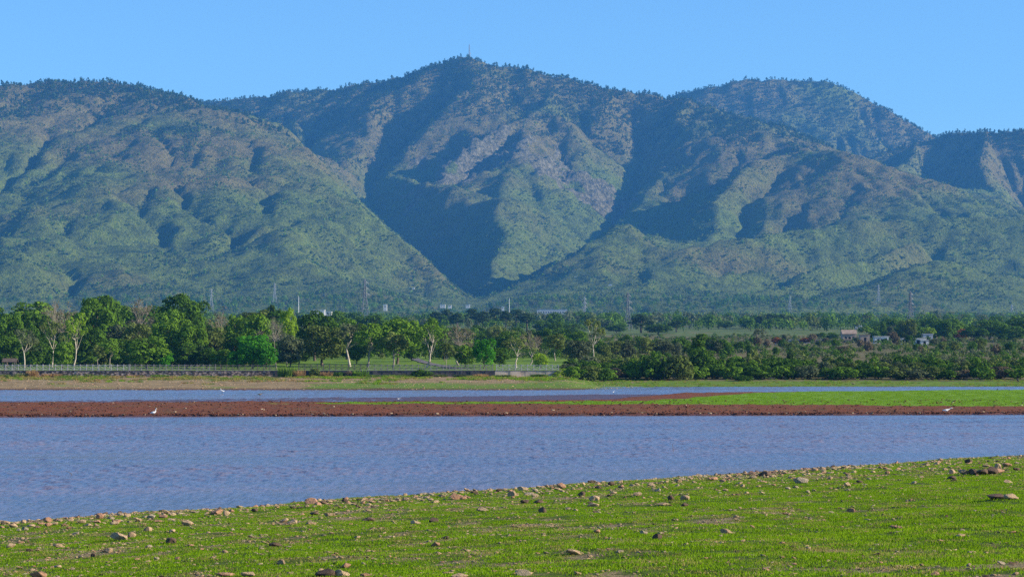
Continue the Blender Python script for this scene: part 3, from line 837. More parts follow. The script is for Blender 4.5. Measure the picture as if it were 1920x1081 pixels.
# ------------------------------------------------------------------ the wood on the left bank and the trees along the promenade
TREES = [
 # kind, px, top, width, distance, leaf, label
 ('dome', 20, 588, 62, 490, 'deep', 'dark green tree cut by the left edge of the picture'),
 ('dome', 60, 582, 66, 520, 'deep', 'dark rounded tree behind the two pale-trunked trees at far left'),
 ('dome', 197, 541, 92, 560, 'deep', 'tallest dark dome-shaped tree of the left wood'),
 ('dome', 178, 560, 88, 530, 'mid', 'mid green domed tree just below the tallest dark dome'),
 ('bare', 268, 551, 62, 545, 'brown', 'greyish brown thin-leaved tree between the two tall domes of the wood'),
 ('dome', 342, 549, 96, 550, 'deep', 'second tall dark dome tree with broken lighter top'),
 ('dome', 322, 577, 74, 520, 'mid', 'fresh green crown under the second tall dome'),
 ('bare', 100, 560, 60, 600, 'brown', 'leafless grey tree sticking out above the wood at far left'),
 ('bare', 128, 570, 50, 590, 'brown', 'leafless brown tree behind the yellow-green tree'),
 ('open', 138, 583, 50, 470, 'lime', 'yellow-green open tree with whitish limbs, brightest at far left'),
 ('open', 98, 591, 48, 468, 'olive', 'olive thin-crowned tree with white trunk left of the yellow-green one'),
 ('open', 46, 610, 50, 462, 'grey', 'grey-green tree on a single pale trunk near the shelter'),
 ('round', 118, 636, 44, 455, 'mid', 'small leafy tree in front of the white trunks'),
 ('dome', 14, 622, 56, 475, 'deep', 'low dark tree beside the promenade shelter'),
 ('dome', 170, 610, 62, 490, 'deep', 'dark tree in the hollow below the domes, left side'),
 ('tall', 205, 632, 40, 458, 'mid', 'small bright layered tree left of the big rounded bush'),
 ('tall', 182, 645, 34, 456, 'olive', 'thin young tree beside the small bright layered tree'),
 ('dome', 258, 604, 66, 500, 'olive', 'grey-green domed tree over the big rounded bush'),
 ('dome', 222, 606, 60, 505, 'grey', 'grey-green tree between tall dome and rounded bush'),
 ('round', 276, 627, 92, 446, 'mid', 'big rounded bush-like tree standing at the fence'),
 ('round', 306, 655, 40, 447, 'vivid', 'bright green low tree on the right flank of the rounded bush'),
 ('dome', 312, 594, 62, 480, 'mid', 'light green crown right above the rounded bush'),
 ('dome', 357, 603, 60, 478, 'mid', 'yellowish green crown below the second tall dome'),
 ('round', 350, 640, 52, 456, 'deep', 'shaded dark tree right of the rounded bush'),
 ('dome', 398, 612, 70, 492, 'olive', 'dull green tree with speckled light crown left of the brown one'),
 ('round', 388, 648, 52, 455, 'deep', 'dark low tree behind the fence, right of the shaded one'),
 ('bare', 410, 577, 56, 560, 'brown', 'brown leafless rounded crown behind the green trees'),
 ('round', 416, 652, 44, 452, 'mid', 'plain green bush-like tree left of the glossy vivid one'),
 ('dome', 442, 587, 60, 520, 'mid', 'green dome left of the tall bright green tree'),
 ('dome', 446, 618, 60, 480, 'deep', 'dark tree under the green dome left of the glossy one'),
 ('tall', 484, 582, 54, 500, 'mid', 'tall fresh green tree above the glossy vivid one'),
 ('round', 474, 617, 60, 448, 'vivid', 'glossy vivid green dense tree left half by the wall end'),
 ('round', 500, 640, 50, 446, 'vivid', 'glossy vivid green tree leaning over the wall end'),
 ('round', 445, 655, 44, 447, 'vivid', 'low vivid green tree behind the fence left of the glossy pair'),
 ('bare', 518, 588, 44, 456, 'grey', 'thin tree with long pale trunk and bare crown beside the lime crown'),
 ('tall', 538, 575, 38, 475, 'lime', 'lime green tall crown beside the pale bare trunk'),
 ('column', 511, 569, 16, 640, 'pine', 'small dark conifer tip behind the lime crown'),
 ('round', 544, 622, 54, 470, 'grey', 'grey-green rounded tree right of the long pale trunk'),
 ('dome', 590, 583, 90, 540, 'deep', 'broad dark tree behind the lawn, left part'),
 ('dome', 604, 609, 92, 478, 'olive', 'large dark olive tree on a short pale trunk on the lawn'),
 ('round', 560, 640, 46, 500, 'deep', 'dark shaded tree at the left end of the lawn'),
 ('open', 656, 600, 76, 470, 'grey', 'leaning tree with long pale trunk and grey crown on the lawn'),
 ('dome', 650, 595, 70, 560, 'deep', 'dark tree behind the leaning pale trunk'),
 ('tall', 690, 603, 62, 466, 'mid', 'mid green tree right of the leaning trunk'),
 ('round', 668, 640, 44, 500, 'deep', 'low dark tree behind the leaning trunk'),
 ('dome', 745, 588, 88, 500, 'mid', 'wide fresh green tree in the middle of the lawn'),
 ('tall', 737, 620, 60, 463, 'olive', 'darker tree with straight trunk before the wide fresh green one'),
 ('open', 800, 598, 66, 462, 'mid', 'green tree with forked whitish trunk beside the path'),
 ('dome', 806, 596, 62, 520, 'mid', 'green dome behind the forked whitish trunk'),
 ('round', 772, 640, 40, 540, 'deep', 'dark low tree behind the lawn near the path'),
 ('bare', 860, 605, 84, 480, 'brown', 'wide leafless greyish tree right of the path'),
 ('round', 872, 645, 48, 460, 'mid', 'low yellowish green tree under the wide leafless one'),
 ('tall', 837, 640, 34, 458, 'olive', 'slim olive tree between path and leafless tree'),
 ('round', 907, 626, 44, 452, 'vivid', 'vivid green tree shaped like a lollipop at the fence'),
 ('round', 936, 650, 40, 470, 'deep', 'dark tree right of the vivid lollipop tree'),
 ('open', 968, 626, 58, 460, 'olive', 'dark open tree with forked trunk near the pale fence'),
 ('bare', 994, 622, 50, 490, 'brown', 'pinkish bare crown right of the forked open tree'),
 ('round', 1014, 659, 36, 450, 'lime', 'yellow-green round bush at the right end of the pale fence'),
 ('round', 950, 618, 60, 620, 'deep', 'dark distant tree behind the vivid lollipop tree'),
 ('tall', 1041, 624, 46, 540, 'olive', 'olive tree in the field behind the pale fence end'),
 ('round', 1087, 630, 54, 520, 'grey', 'rounded grey-olive tree in the field left of the tall white trunk'),
 ('open', 1113, 590, 46, 545, 'olive', 'tallest field tree with a straight white trunk'),
 ('round', 1178, 634, 34, 540, 'grey', 'small grey-green tree in the field right of the white trunk'),
 ('round', 1214, 629, 46, 600, 'olive', 'olive round tree behind the right thicket'),
 ('round', 1246, 634, 44, 580, 'grey', 'greyish rounded tree behind the right thicket'),
 ('column', 1308, 624, 34, 455, 'deep', 'tall dark columnar tree rising out of the thicket'),
 ('round', 1316, 646, 52, 452, 'deep', 'dark tree against the foot of the columnar one'),
 ('round', 1481, 653, 20, 470, 'pine', 'small black-green round tree poking above the thicket'),
]
for i, (k_, px, top, w_, D, lf, lab) in enumerate(TREES):
    plant(k_, px, top, w_ * 1.06, D, lf, lab)
print('left wood', round(time.time() - T0, 1))

# ------------------------------------------------------------------ thicket along the right bank, bank vegetation
_ONES = ['', 'first', 'second', 'third', 'fourth', 'fifth', 'sixth', 'seventh', 'eighth', 'ninth', 'tenth', 'eleventh', 'twelfth', 'thirteenth', 'fourteenth', 'fifteenth', 'sixteenth', 'seventeenth', 'eighteenth', 'nineteenth']
_TENS = {2: 'twenty', 3: 'thirty', 4: 'forty', 5: 'fifty', 6: 'sixty'}
def ordinal(n):
    if n < 20: return _ONES[n]
    return _TENS[n // 10] + '-' + _ONES[n % 10] if n % 10 else _TENS[n // 10][:-1] + 'ieth'
ORD = [ordinal(i + 1) for i in range(69)]
rr = random.Random(5)
def hedge_top(px): return np.interp(px, [1060, 1110, 1150, 1190, 1230, 1290, 1340, 1420, 1500, 1600, 1700, 1800, 1925], [680, 668, 672, 664, 657, 664, 668, 664, 668, 672, 668, 672, 672])
rows = [('front', 441, 34, 14), ('middle', 452, 30, 4), ('back', 468, 28, -3)]
words_ = {'deep': 'dark green', 'olive': 'olive', 'mid': 'fresh green', 'brown': 'dry brown', 'grey': 'grey-green'}
for rn, D, step, drop in rows:
    px = 1072 + rr.uniform(0, 14); i = 0
    while px < 1930:
        tp = hedge_top(px) + drop + rr.uniform(-4, 7)
        lf = rr.choice(['deep', 'deep', 'deep', 'olive', 'olive', 'mid', 'mid', 'grey', 'grey'] + (['brown'] if rn == 'front' else []))
        plant('shrub', px, tp, step * rr.uniform(1.35, 1.9), D + rr.uniform(-2, 3), lf,
              '%s shrub, %s from the fence end in the %s row of the thicket' % (words_[lf], ORD[i], rn), 'shrub', 'shrubs of the thicket along the right bank')
        px += step * rr.uniform(0.75, 1.25); i += 1
for px, top, w_, D, lf, lab in [
    (1192, 668, 46, 438, 'mid', 'rounded fresh green shrub bulging from the thicket near its left end'),
    (1228, 659, 62, 437, 'deep', 'large dark rounded shrub at the widest part of the thicket, left one'),
    (1272, 661, 66, 437, 'olive', 'large olive rounded shrub at the widest part of the thicket, right one'),
    (1394, 702, 40, 433, 'deep', 'low dark mat of shrub lying at the foot of the thicket'),
    (1140, 690, 40, 435, 'mid', 'low green shrub where the grass bank meets the thicket'),
    (1063, 690, 36, 434, 'lime', 'light green low shrub beside the right end of the wall'),
    (1078, 684, 46, 428, 'mid', 'green shrub on the slope between wall end and thicket, left one'),
    (1106, 682, 48, 429, 'olive', 'olive shrub on the slope between wall end and thicket, middle one'),
    (1132, 686, 44, 430, 'deep', 'dark shrub on the slope between wall end and thicket, right one'),
    (1046, 694, 24, 432, 'lime', 'small light green shrub before the wall end')]:
    plant('shrub', px, top, w_, D, lf, lab, 'shrub')
for px, top, w_, lf, k_, lab in [
    (538, 682, 40, 'reed', 'reeds', 'big rounded reed clump at the left wall end'),
    (560, 690, 30, 'straw', 'reeds', 'tawny dry reed clump right of the big green one'),
    (590, 689, 26, 'olive', 'shrub', 'olive shrub on the bank below the leaning trunk'),
    (612, 694, 28, 'straw', 'reeds', 'straw-coloured grass clump in the gap of the wall'),
    (634, 696, 30, 'deep', 'shrub', 'dark low shrub below the middle fence, left one'),
    (655, 694, 26, 'brown', 'shrub', 'brown withered shrub below the middle fence'),
    (676, 690, 34, 'mid', 'reeds', 'tall green reed clump below the middle fence'),
    (700, 702, 40, 'reed', 'reeds', 'green reed clump spreading over the grass slope'),
    (735, 704, 44, 'reed', 'reeds', 'broad reed clump on the grass slope under the dark wall'),
    (762, 700, 26, 'olive', 'reeds', 'olive reed clump under the dark wall'),
    (790, 692, 44, 'deep', 'shrub', 'dark leafy shrub leaning on the dark wall'),
    (826, 700, 30, 'olive', 'reeds', 'small olive tuft right of the leaning wall shrub'),
    (868, 701, 36, 'grey', 'shrub', 'greyish bush at the wall below the lollipop tree'),
    (902, 699, 32, 'straw', 'reeds', 'dry grass tuft at the wall below the lollipop tree'),
    (945, 702, 34, 'olive', 'reeds', 'olive tuft under the pale wall, left one'),
    (1010, 704, 40, 'mid', 'shrub', 'spreading low shrub under the pale wall, right one'),
    (10, 700, 24, 'olive', 'reeds', 'olive tuft under the left wall at the picture edge'),
    (42, 697, 34, 'olive', 'reeds', 'dull green tuft under the left wall below the shelter'),
    (60, 690, 26, 'straw', 'reeds', 'tall orange-straw tuft under the left wall'),
    (98, 698, 44, 'straw', 'reeds', 'wide straw tuft under the left wall'),
    (130, 704, 40, 'reed', 'reeds', 'low green tuft on the slope under the left wall'),
    (168, 699, 22, 'olive', 'reeds', 'upright olive tuft at the left wall'),
    (196, 704, 36, 'reed', 'reeds', 'greenish tuft midway along the left wall'),
    (250, 704, 30, 'straw', 'reeds', 'pale straw tuft midway along the left wall'),
    (300, 706, 40, 'reed', 'reeds', 'low spreading green tuft right part of the left wall')]:
    plant(k_, px, top, w_, 429.5 if k_ == 'reeds' else 430.5, lf, lab, 'shrub' if k_ == 'shrub' else 'reeds')

under = random.Random(21)
for i in range(17):
    px = 8 + 31 * i + under.uniform(-9, 9)
    plant('round', px, under.uniform(624, 640), under.uniform(44, 60), under.uniform(482, 506), under.choice(['deep', 'deep', 'olive']), '%s low leafy tree from the left behind the trunks of the left wood' % ORD[i], group='low trees filling the left wood')
for i in range(7):
    px = 545 + 56 * i + under.uniform(-12, 12)
    plant('round', px, under.uniform(632, 645), under.uniform(40, 56), under.uniform(520, 590), under.choice(['mid', 'deep', 'olive']), '%s low leafy tree from the left at the back of the sunny lawn' % ORD[i], group='low trees at the back of the lawn')
for i in range(44):  # bush leaves picked dark, putting the shade below the crowns into their colour
    px = 4 + 12.6 * i + under.uniform(-8, 8); D = under.uniform(468, 520)
    plant('shrub', px, under.uniform(640, 662), under.uniform(34, 60), D, under.choice(['deep', 'deep', 'deep', 'pine', 'olive']), '%s bush from the left in the shade under the left wood' % ORD[i], 'shrub', 'bushes under the left wood')
# ------------------------------------------------------------------ trees of the plain
PLAIN = [
 ('pine', 818, 584, 26, 1450, 'dark pine left of the pine row on the plain'), ('pine', 838, 580, 24, 1500, 'dark pine standing close to the row on the plain, with broad crown'),
 ('pine', 858, 586, 28, 1400, 'first pine of the dark row behind the leafless tree'), ('pine', 884, 579, 30, 1480, 'second pine of the dark row, wider than the first'),
 ('pine', 905, 583, 26, 1450, 'third pine of the dark row'), ('pine', 928, 577, 30, 1500, 'highest pine of the dark row behind the lollipop tree'),
 ('pine', 948, 582, 26, 1420, 'pine right after the highest of the dark row'), ('pine', 968, 580, 30, 1460, 'broad pine near the right end of the dark row'),
 ('pine', 988, 586, 28, 1400, 'last pine of the dark row beside the long grey building'),
 ('round', 1041, 582, 32, 1300, 'large dark round tree standing before the long grey building'), ('round', 1018, 599, 36, 1250, 'lower dark tree left of the one before the grey building'),
 ('dome', 1070, 606, 44, 1100, 'dark dome right of the grey building'), ('round', 1155, 606, 34, 1300, 'dark round tree left of the central pylon'),
 ('pine', 1202, 589, 38, 1250, 'tall dark tree just right of the central pylon'), ('dome', 1234, 606, 44, 1200, 'low dark dome right of the central pylon'),
 ('pine', 1268, 600, 26, 1300, 'dark upright tree farther right of the central pylon'), ('round', 1362, 600, 26, 1500, 'lone dark round tree standing in the pale field'),
 ('round', 1402, 598, 30, 1500, 'dark round tree left of the five bare-boled pines'),
 ('pine', 1424, 592, 26, 1480, 'pine touching the left end of the bare-boled row'), ('pine', 1441, 588, 22, 1500, 'first of the bare-boled pines in a row'), ('pine', 1455, 590, 20, 1500, 'second of the bare-boled pines in a row'),
 ('pine', 1467, 588, 22, 1500, 'third of the bare-boled pines in a row'), ('pine', 1482, 592, 20, 1500, 'last of the bare-boled pines in a row'),
 ('open', 1424, 613, 30, 760, 'thin grey-green tree in front of the bare-boled pines'),
 ('round', 1562, 622, 22, 1000, 'dark round tree left of the brown house'), ('round', 1591, 613, 22, 1100, 'green tree right behind the brown house'),
 ('tall', 1622, 610, 26, 1020, 'light green tree between brown house and dark tree'), ('round', 1639, 618, 22, 980, 'dark green round tree left of the dark column'),
 ('column', 1657, 601, 13, 1000, 'darkest slender column tree of the right grove'), ('column', 1670, 610, 15, 1010, 'grey-green column right of the darkest one'),
 ('column', 1692, 604, 18, 1000, 'tall dark column in the middle of the right grove'), ('column', 1709, 609, 17, 1000, 'green column right of the tall dark column'),
 ('column', 1722, 609, 18, 1000, 'hanging-leaved column in the right grove'), ('tall', 1742, 612, 22, 980, 'yellow-green drooping tree in the right grove'),
 ('dome', 1772, 601, 46, 1000, 'broad green tree at the right end of the grove'), ('round', 1800, 614, 26, 1010, 'orange-brown tree right of the grove'),
 ('dome', 1826, 612, 40, 980, 'low green tree left of the large far-right dome'), ('dome', 1856, 600, 44, 1000, 'large dark dome at far right'),
 ('round', 1884, 606, 34, 960, 'dark tree right of the large far-right dome'), ('dome', 1906, 610, 40, 940, 'green tree at the right edge of the picture'),
 ('round', 1513, 631, 24, 900, 'rust-brown bush left of the brown house'), ('round', 1457, 631, 22, 900, 'rust-brown bush below the bare-boled pines'),
 ('column', 1471, 626, 12, 880, 'thin green column beside the rust-brown bush'), ('round', 1540, 622, 20, 1050, 'small green tree right of the rust-brown bushes'),
 ('round', 750, 590, 40, 900, 'dark tree behind the wide fresh green lawn tree'), ('dome', 700, 585, 60, 1000, 'dark tree far behind the leaning trunk'),
 ('dome', 628, 583, 56, 1000, 'dark distant crown right of the white house'), ('round', 660, 578, 30, 1300, 'bluish round tree left of the tall thin pylon')]
leafof = {'orange': 'rust', 'rust': 'rust', 'light': 'mid', 'yellow': 'lime', 'broad': 'mid', 'green': 'mid', 'thin': 'grey', 'grey': 'grey'}
for k_, px, top, w_, D, lab in PLAIN:
    lf = 'pine' if k_ == 'pine' else next((v for kk_, v in leafof.items() if lab.startswith(kk_)), 'deep')
    plant(k_, px, top, w_ * 1.3, D, lf, lab, group='trees of the plain')
# belts of scrub trees that nothing tells apart
rr = random.Random(9)
BELT = [  # px range, distance range, height, count, leaf choices, shared label, group
 (1010, 1420, 560, 760, (3, 5.5), 30, ['deep', 'olive', 'grey', 'deep'], '%s scrub tree from the left in the rough field, %s, behind the thicket', 'scrub trees of the rough field'),
 (1400, 1930, 620, 900, (2.2, 4.2), 36, ['deep', 'olive', 'grey', 'brown'], '%s scrub tree from the left on the brown rise, low and %s', 'scrub trees of the brown rise'),
 (560, 1100, 640, 1000, (4.5, 8), 36, ['deep', 'deep', 'olive', 'mid'], '%s tree from the left in the belt behind the lawn, %s', 'trees of the belt behind the lawn'),
 (1640, 1930, 960, 1150, (6, 11), 30, ['deep', 'deep', 'mid', 'olive'], '%s tree from the left massed behind the ruined houses, %s', 'trees massed behind the ruined houses'),
 (-60, 560, 600, 720, (9, 15), 26, ['deep', 'deep', 'olive', 'mid'], '%s tree from the left deep inside the left wood, %s', 'trees deep inside the left wood'),
]
for x0, x1, D0, D1, hr, n, lfs, lab, grp in BELT:
    for i in range(n):
        D = rr.uniform(D0, D1); px = x0 + (x1 - x0) * (i + rr.random()) / n; h = rr.uniform(*hr)
        zb = float(far_z(px, D)); top = HY - (zb + h - EYE) / D * FPX
        lf = rr.choice(lfs)
        plant(rr.choice(['round', 'dome', 'round', 'shrub'] if h < 8 else ['dome', 'round', 'tall']), px, top, h * rr.uniform(0.8, 1.3) / D * FPX, D, lf, lab % (ORD[i], words_[lf]), 'tree', grp, name='scrub_tree' if h < 8 else None)
print('plain trees', round(time.time() - T0, 1))

# ------------------------------------------------------------------ far woods and the growth on the mountains (beyond counting)
def low_tree(name, seed, H, W, n, size, leaf, pine=False, stem=True):
    g = np.random.default_rng(seed)
    if pine:
        cl = [(np.array([g.normal() * .16 * W, g.normal() * .16 * W, H * (0.38 + 0.52 * i / 4.0)]), np.array([W * .36, W * .36, H * 0.13]) * (1.15 - 0.5 * i / 4.0)) for i in range(5)]
    else:
        cl = shell(g, 7, (0, 0, H * 0.55), (W * .3, W * .3, H * .28), W * .26, -0.5) + [(np.array([0, 0, H * .4]), np.array([W * .33, W * .33, H * .34]))]
    v, f, ti = leaf_cloud(cl, n, size, seed, fill=0.8)
    f = [list(x) for x in f]
    v = list(map(tuple, v))
    if stem:
        b = len(v); r_ = W * 0.035
        v += [(-r_, -r_, -1), (r_, -r_, -1), (0, r_, -1), (0, 0, H * .8)]; f += [[b, b + 1, b + 3], [b + 1, b + 2, b + 3], [b + 2, b, b + 3]]; ti = list(ti) + [0.0] * 4
    return mesh_np(name, np.array(v), f, (LEAF[leaf],), False, {'tint': np.array(ti)})

def in_view(x, y, z):
    """keeps what is not hidden behind a nearer slope"""
    vis = np.ones(len(x), bool)
    for k in np.linspace(0.50, 0.985, 60):
        yy = y * k
        ok = yy > MY0 + 60
        vis &= ~(ok & (m_height(x * k, yy) > EYE + (z - EYE) * k))
    return vis

g = np.random.default_rng(77)
n = 480000
y = MY0 + 120 + (MY1 - MY0 - 240) * g.uniform(0, 1, n); x = g.uniform(-0.27, 0.27, n) * y
keep = np.abs(x) < 2400; x, y = x[keep], y[keep]
z = m_height(x, y); el_ = z - plain_z(y); sl = m_sample(slope, x, y); rk_ = m_sample(rock, x, y)
nz_ = fbm(x / 160, y / 160, 4, 91); nz2 = fbm(x / 50, y / 50, 3, 92)
thr = np.where(x > 500, 440, 475)
pp_ = smooth(-60, 90, el_ - thr + 110 * nz_ + 40 * nz2) * (1 - 0.85 * rk_)
pp_ *= 1 - 0.9 * np.exp(-((x - P(1000, 230, 6000)[0]) / 230) ** 2 - ((y - 5900) / 330) ** 2)
pines = g.uniform(0, 1, len(x)) < pp_ * 0.42
sp = np.clip(0.30 + 0.8 * nz_ + 1.1 * nz2, 0.03, 1) * (1 - 0.7 * rk_) * smooth(5, 40, el_)
scr = (~pines) & (g.uniform(0, 1, len(x)) < sp * 0.42)
ip = np.where(pines)[0]; ip = ip[in_view(x[ip], y[ip], z[ip] + 12)]
isc = np.where(scr)[0]; isc = isc[in_view(x[isc], y[isc], z[isc] + 5)]
print('pines', len(ip), 'scrub', len(isc))
def rnd_rot(n): r_ = np.zeros((n, 3)); r_[:, 2] = g.uniform(0, 6.28, n); return r_
def rnd_scl(n, a, b):
    s = g.uniform(a, b, n); return np.stack([s * g.uniform(.85, 1.15, n), s * g.uniform(.85, 1.15, n), s * g.uniform(.8, 1.25, n)], 1)
pk = [low_tree('mountain_pine', 40 + i, 10, 7.5, 50, 1.35, 'pine', i % 2 == 0) for i in range(5)]
o = scatter('mountain_pine_wood', np.stack([x[ip], y[ip], z[ip] - 0.5], 1), rnd_rot(len(ip)), rnd_scl(len(ip), 0.45, 1.25), g.integers(0, 5, len(ip)), pk); kind(o, 'stuff')
sk = [low_tree('hill_scrub', 60 + i, 3.6, 4.4, 30, 0.9, lf, False, False) for i, lf in enumerate(['scrub', 'olive', 'scrub', 'mid', 'olive'])]
o = scatter('mountain_scrub', np.stack([x[isc], y[isc], z[isc] - 0.3], 1), rnd_rot(len(isc)), rnd_scl(len(isc), 0.45, 1.5), g.integers(0, 5, len(isc)), sk); kind(o, 'stuff')
# wooded belt at the mountains' foot
n = 7600
y = 1350 + 2300 * g.uniform(0, 1, n) ** 0.8; x = g.uniform(-0.27, 0.27, n) * y
px_ = x / y * FPX + 960
m = (fbm(x / 260, y / 130, 3, 95) + 0.42 + 0.7 * smooth(2300, 2900, y)) > g.uniform(-0.2, 0.9, n)
x, y, px_ = x[m], y[m], px_[m]
z = np.where(y < 3300, far_z(px_, y), np.maximum(m_height(x, y), far_z(px_, y)))
fk = [low_tree('far_tree', 80 + i, 9, 9, 150, 0.8, lf) for i, lf in enumerate(['deep', 'olive', 'mid', 'deep', 'grey', 'mid'])]
o = scatter('far_woods', np.stack([x, y, z - 0.3], 1), rnd_rot(len(x)), rnd_scl(len(x), 0.6, 1.25), g.integers(0, 6, len(x)), fk); kind(o, 'stuff')
# rough undergrowth of the field and the brown rise
n = 6500
px_ = g.uniform(520, 1960, n); y = 455 + 700 * g.uniform(0, 1, n) ** 1.3
m = (left_w(px_) < 0.5) | (y > 560)
px_, y = px_[m], y[m]; x = X(px_, y)
m = fbm(x / 30, y / 30, 3, 97) + 0.15 > g.uniform(-.3, .6, len(x))
x, y, px_ = x[m], y[m], px_[m]
uk = [low_tree('undergrowth', 95 + i, 1.5, 2.4, 60, 0.28, lf, False, False) for i, lf in enumerate(['deep', 'olive', 'deep', 'grey'])]
o = scatter('undergrowth', np.stack([x, y, far_z(px_, y) - 0.1], 1), rnd_rot(len(x)), rnd_scl(len(x), 0.5, 1.3), g.integers(0, 4, len(x)), uk); kind(o, 'stuff')
print('woods', round(time.time() - T0, 1))
# ------------------------------------------------------------------ promenade wall and fence
q = NT('wall_stone')
vo = q.n('TexVoronoi', {'Vector': q.scaled(q.pos(), (1.6, 1.6, 3.2)), 'Scale': 1.0}, feature='F1')
c = q.mix(q.ramp(q.noise(2.5, 5.0), 0.3, 0.7), (0.32, 0.22, 0.17), (0.60, 0.45, 0.36))
c = q.mix(q.ramp(vo.outputs['Distance'], 0.35, 0.62), c, (0.10, 0.08, 0.07))
MAT_WALL = q.principled(c, 0.95, q.bump(vo.outputs['Distance'], 0.8, 0.06), 0.1)
MAT_WALL_DARK = simple_mat('wall_stone_dark', (0.10, 0.085, 0.080), 0.95, 0.4, 2.0)
MAT_WALL_PALE = simple_mat('wall_plaster_pale', (0.62, 0.47, 0.34), 0.95, 0.25, 0.8)
MAT_COPE = simple_mat('coping_stone', (0.34, 0.29, 0.26), 0.9, 0.2, 1.5)
MAT_RAIL_PALE = simple_mat('rail_weathered_pale', (0.52, 0.47, 0.44), 0.85, 0.2, 2.0)
MAT_RAIL_DARK = simple_mat('rail_weathered_dark', (0.14, 0.115, 0.105), 0.85, 0.25, 2.0)
MAT_RAIL_MID = simple_mat('rail_weathered', (0.30, 0.26, 0.24), 0.85, 0.25, 2.0)
FENCE_Z = 2.66
def wall(px0, px1, mat, label):
    x0, x1 = X(px0, WALL_D), X(px1, WALL_D)
    root = tag(link(bpy.data.objects.new('retaining_wall', None)), label, 'wall')
    root.location = ((x0 + x1) / 2, WALL_D, 1.3)
    L = x1 - x0
    # a slightly uneven front
    n = max(4, int(L / 0.9)); b = MB()
    for i in range(n):
        w = L / n
        b.box((-L / 2 + (i + .5) * w, R.uniform(-.04, .04), 0.10), (w + 0.002 * (i % 2) - .001, 0.55 + 0.02 * (i % 3), 2.3 + R.uniform(-.05, .03)))
    b.obj('masonry', mat, root)
    MB().box((0, 0, 1.305), (L + .1, 0.70, 0.09)).obj('coping', MAT_COPE, root)
wall(-420, 516, MAT_WALL, 'reddish rough stone retaining wall under the left fence')
wall(516, 928, MAT_WALL_DARK, 'dark stained retaining wall under the middle fence behind the reeds')
wall(928, 1052, MAT_WALL_PALE, 'pale sandy plastered retaining wall under the right fence')

PITCH = 1.16
post_m = MB().box((0, 0, 0.50), (0.13, 0.13, 1.05)).box((0, 0, 1.05), (0.17, 0.17, 0.06)).mesh('post')
rail_m = MB().box((0, 0, 0), (PITCH - 0.13, 0.08, 0.09)).mesh('rail')
def brace_mesh(s):
    a = math.atan2(0.62, PITCH - .13); L = math.hypot(0.62, PITCH - .13) - .06
    b = MB(); b.box((0, 0, 0), (L, 0.05, 0.07)); me = b.mesh('brace')
    me.transform(Matrix.Rotation(a * s, 4, 'Y')); return me
brace_m = [brace_mesh(1), brace_mesh(-1)]
def fence(px0, px1, mat, label):
    x0, x1 = X(px0, WALL_D), X(px1, WALL_D)
    n = int(round((x1 - x0) / PITCH))
    root = tag(link(bpy.data.objects.new('promenade_fence', None)), label, 'fence')
    root.location = (x0, WALL_D, FENCE_Z)
    def put(name, me, loc):
        o = obj(name, me, root, loc)
        if not me.materials: me.materials.append(mat)
        o.material_slots[0].link = 'OBJECT'; o.material_slots[0].material = mat
        return o
    for i in range(n + 1):
        put('post', post_m, (i * PITCH, 0, 0)).rotation_euler = (0, R.uniform(-.02, .02), 0)
        if i < n:
            xm = (i + .5) * PITCH
            put('rail', rail_m, (xm, 0, 0.93)); put('rail', rail_m, (xm, 0, 0.20))
            put('brace', brace_m[0], (xm, -0.028, 0.56)); put('brace', brace_m[1], (xm, 0.028, 0.56))
fence(-24, 240, MAT_RAIL_PALE, 'weathered pale fence with crossed braces on the left wall beside the shelter')
fence(241.5, 400, MAT_RAIL_MID, 'weathered fence with crossed braces in front of the big rounded bush')
fence(401.5, 516, MAT_RAIL_DARK, 'dark fence with crossed braces before the glossy vivid trees')
fence(560, 690, MAT_RAIL_DARK, 'dark fence with crossed braces behind the reeds below the leaning trunk')
fence(691.5, 929, MAT_RAIL_MID, 'brown fence with crossed braces in front of the sunny lawn')
fence(931, 1048, MAT_RAIL_PALE, 'whitish fence with crossed braces on the pale wall at its right end')

# shelter at far left: posts, pitched roof, bench
MAT_THATCH = simple_mat('thatch_dark', (0.12, 0.085, 0.065), 0.95, 0.35, 4.0)
sh = tag(link(bpy.data.objects.new('shelter', None)), 'small open shelter with dark pitched roof on posts at the left fence', 'shelter')
sh.location = (X(19, 435), 435, 2.62)
for sx in (-1, 1):
    for sy in (-1, 1):
        MB().box((sx * 0.95, sy * 0.7, 0.8), (0.14, 0.14, 1.7)).obj('post', MAT_RAIL_DARK, sh)
rf = MB(); rf.add([(-1.35, -1.05, 1.60), (1.35, -1.05, 1.60), (1.35, 0, 2.25), (-1.35, 0, 2.25), (-1.35, 1.05, 1.60), (1.35, 1.05, 1.60),
                   (-1.35, -1.05, 1.50), (1.35, -1.05, 1.50), (1.35, 0, 2.15), (-1.35, 0, 2.15), (-1.35, 1.05, 1.50), (1.35, 1.05, 1.50)],
                  [[0, 1, 2, 3], [3, 2, 5, 4], [7, 6, 9, 8], [8, 9, 10, 11], [0, 6, 7, 1], [4, 5, 11, 10], [0, 3, 9, 6], [3, 4, 10, 9], [1, 7, 8, 2], [2, 8, 11, 5]])
rf.obj('roof', MAT_THATCH, sh)
MB().box((0, 0.35, 0.45), (1.6, 0.4, 0.06)).box((-0.6, 0.35, 0.21), (0.08, 0.36, 0.42)).box((0.6, 0.35, 0.21), (0.08, 0.36, 0.42)).obj('bench', MAT_RAIL_MID, sh)

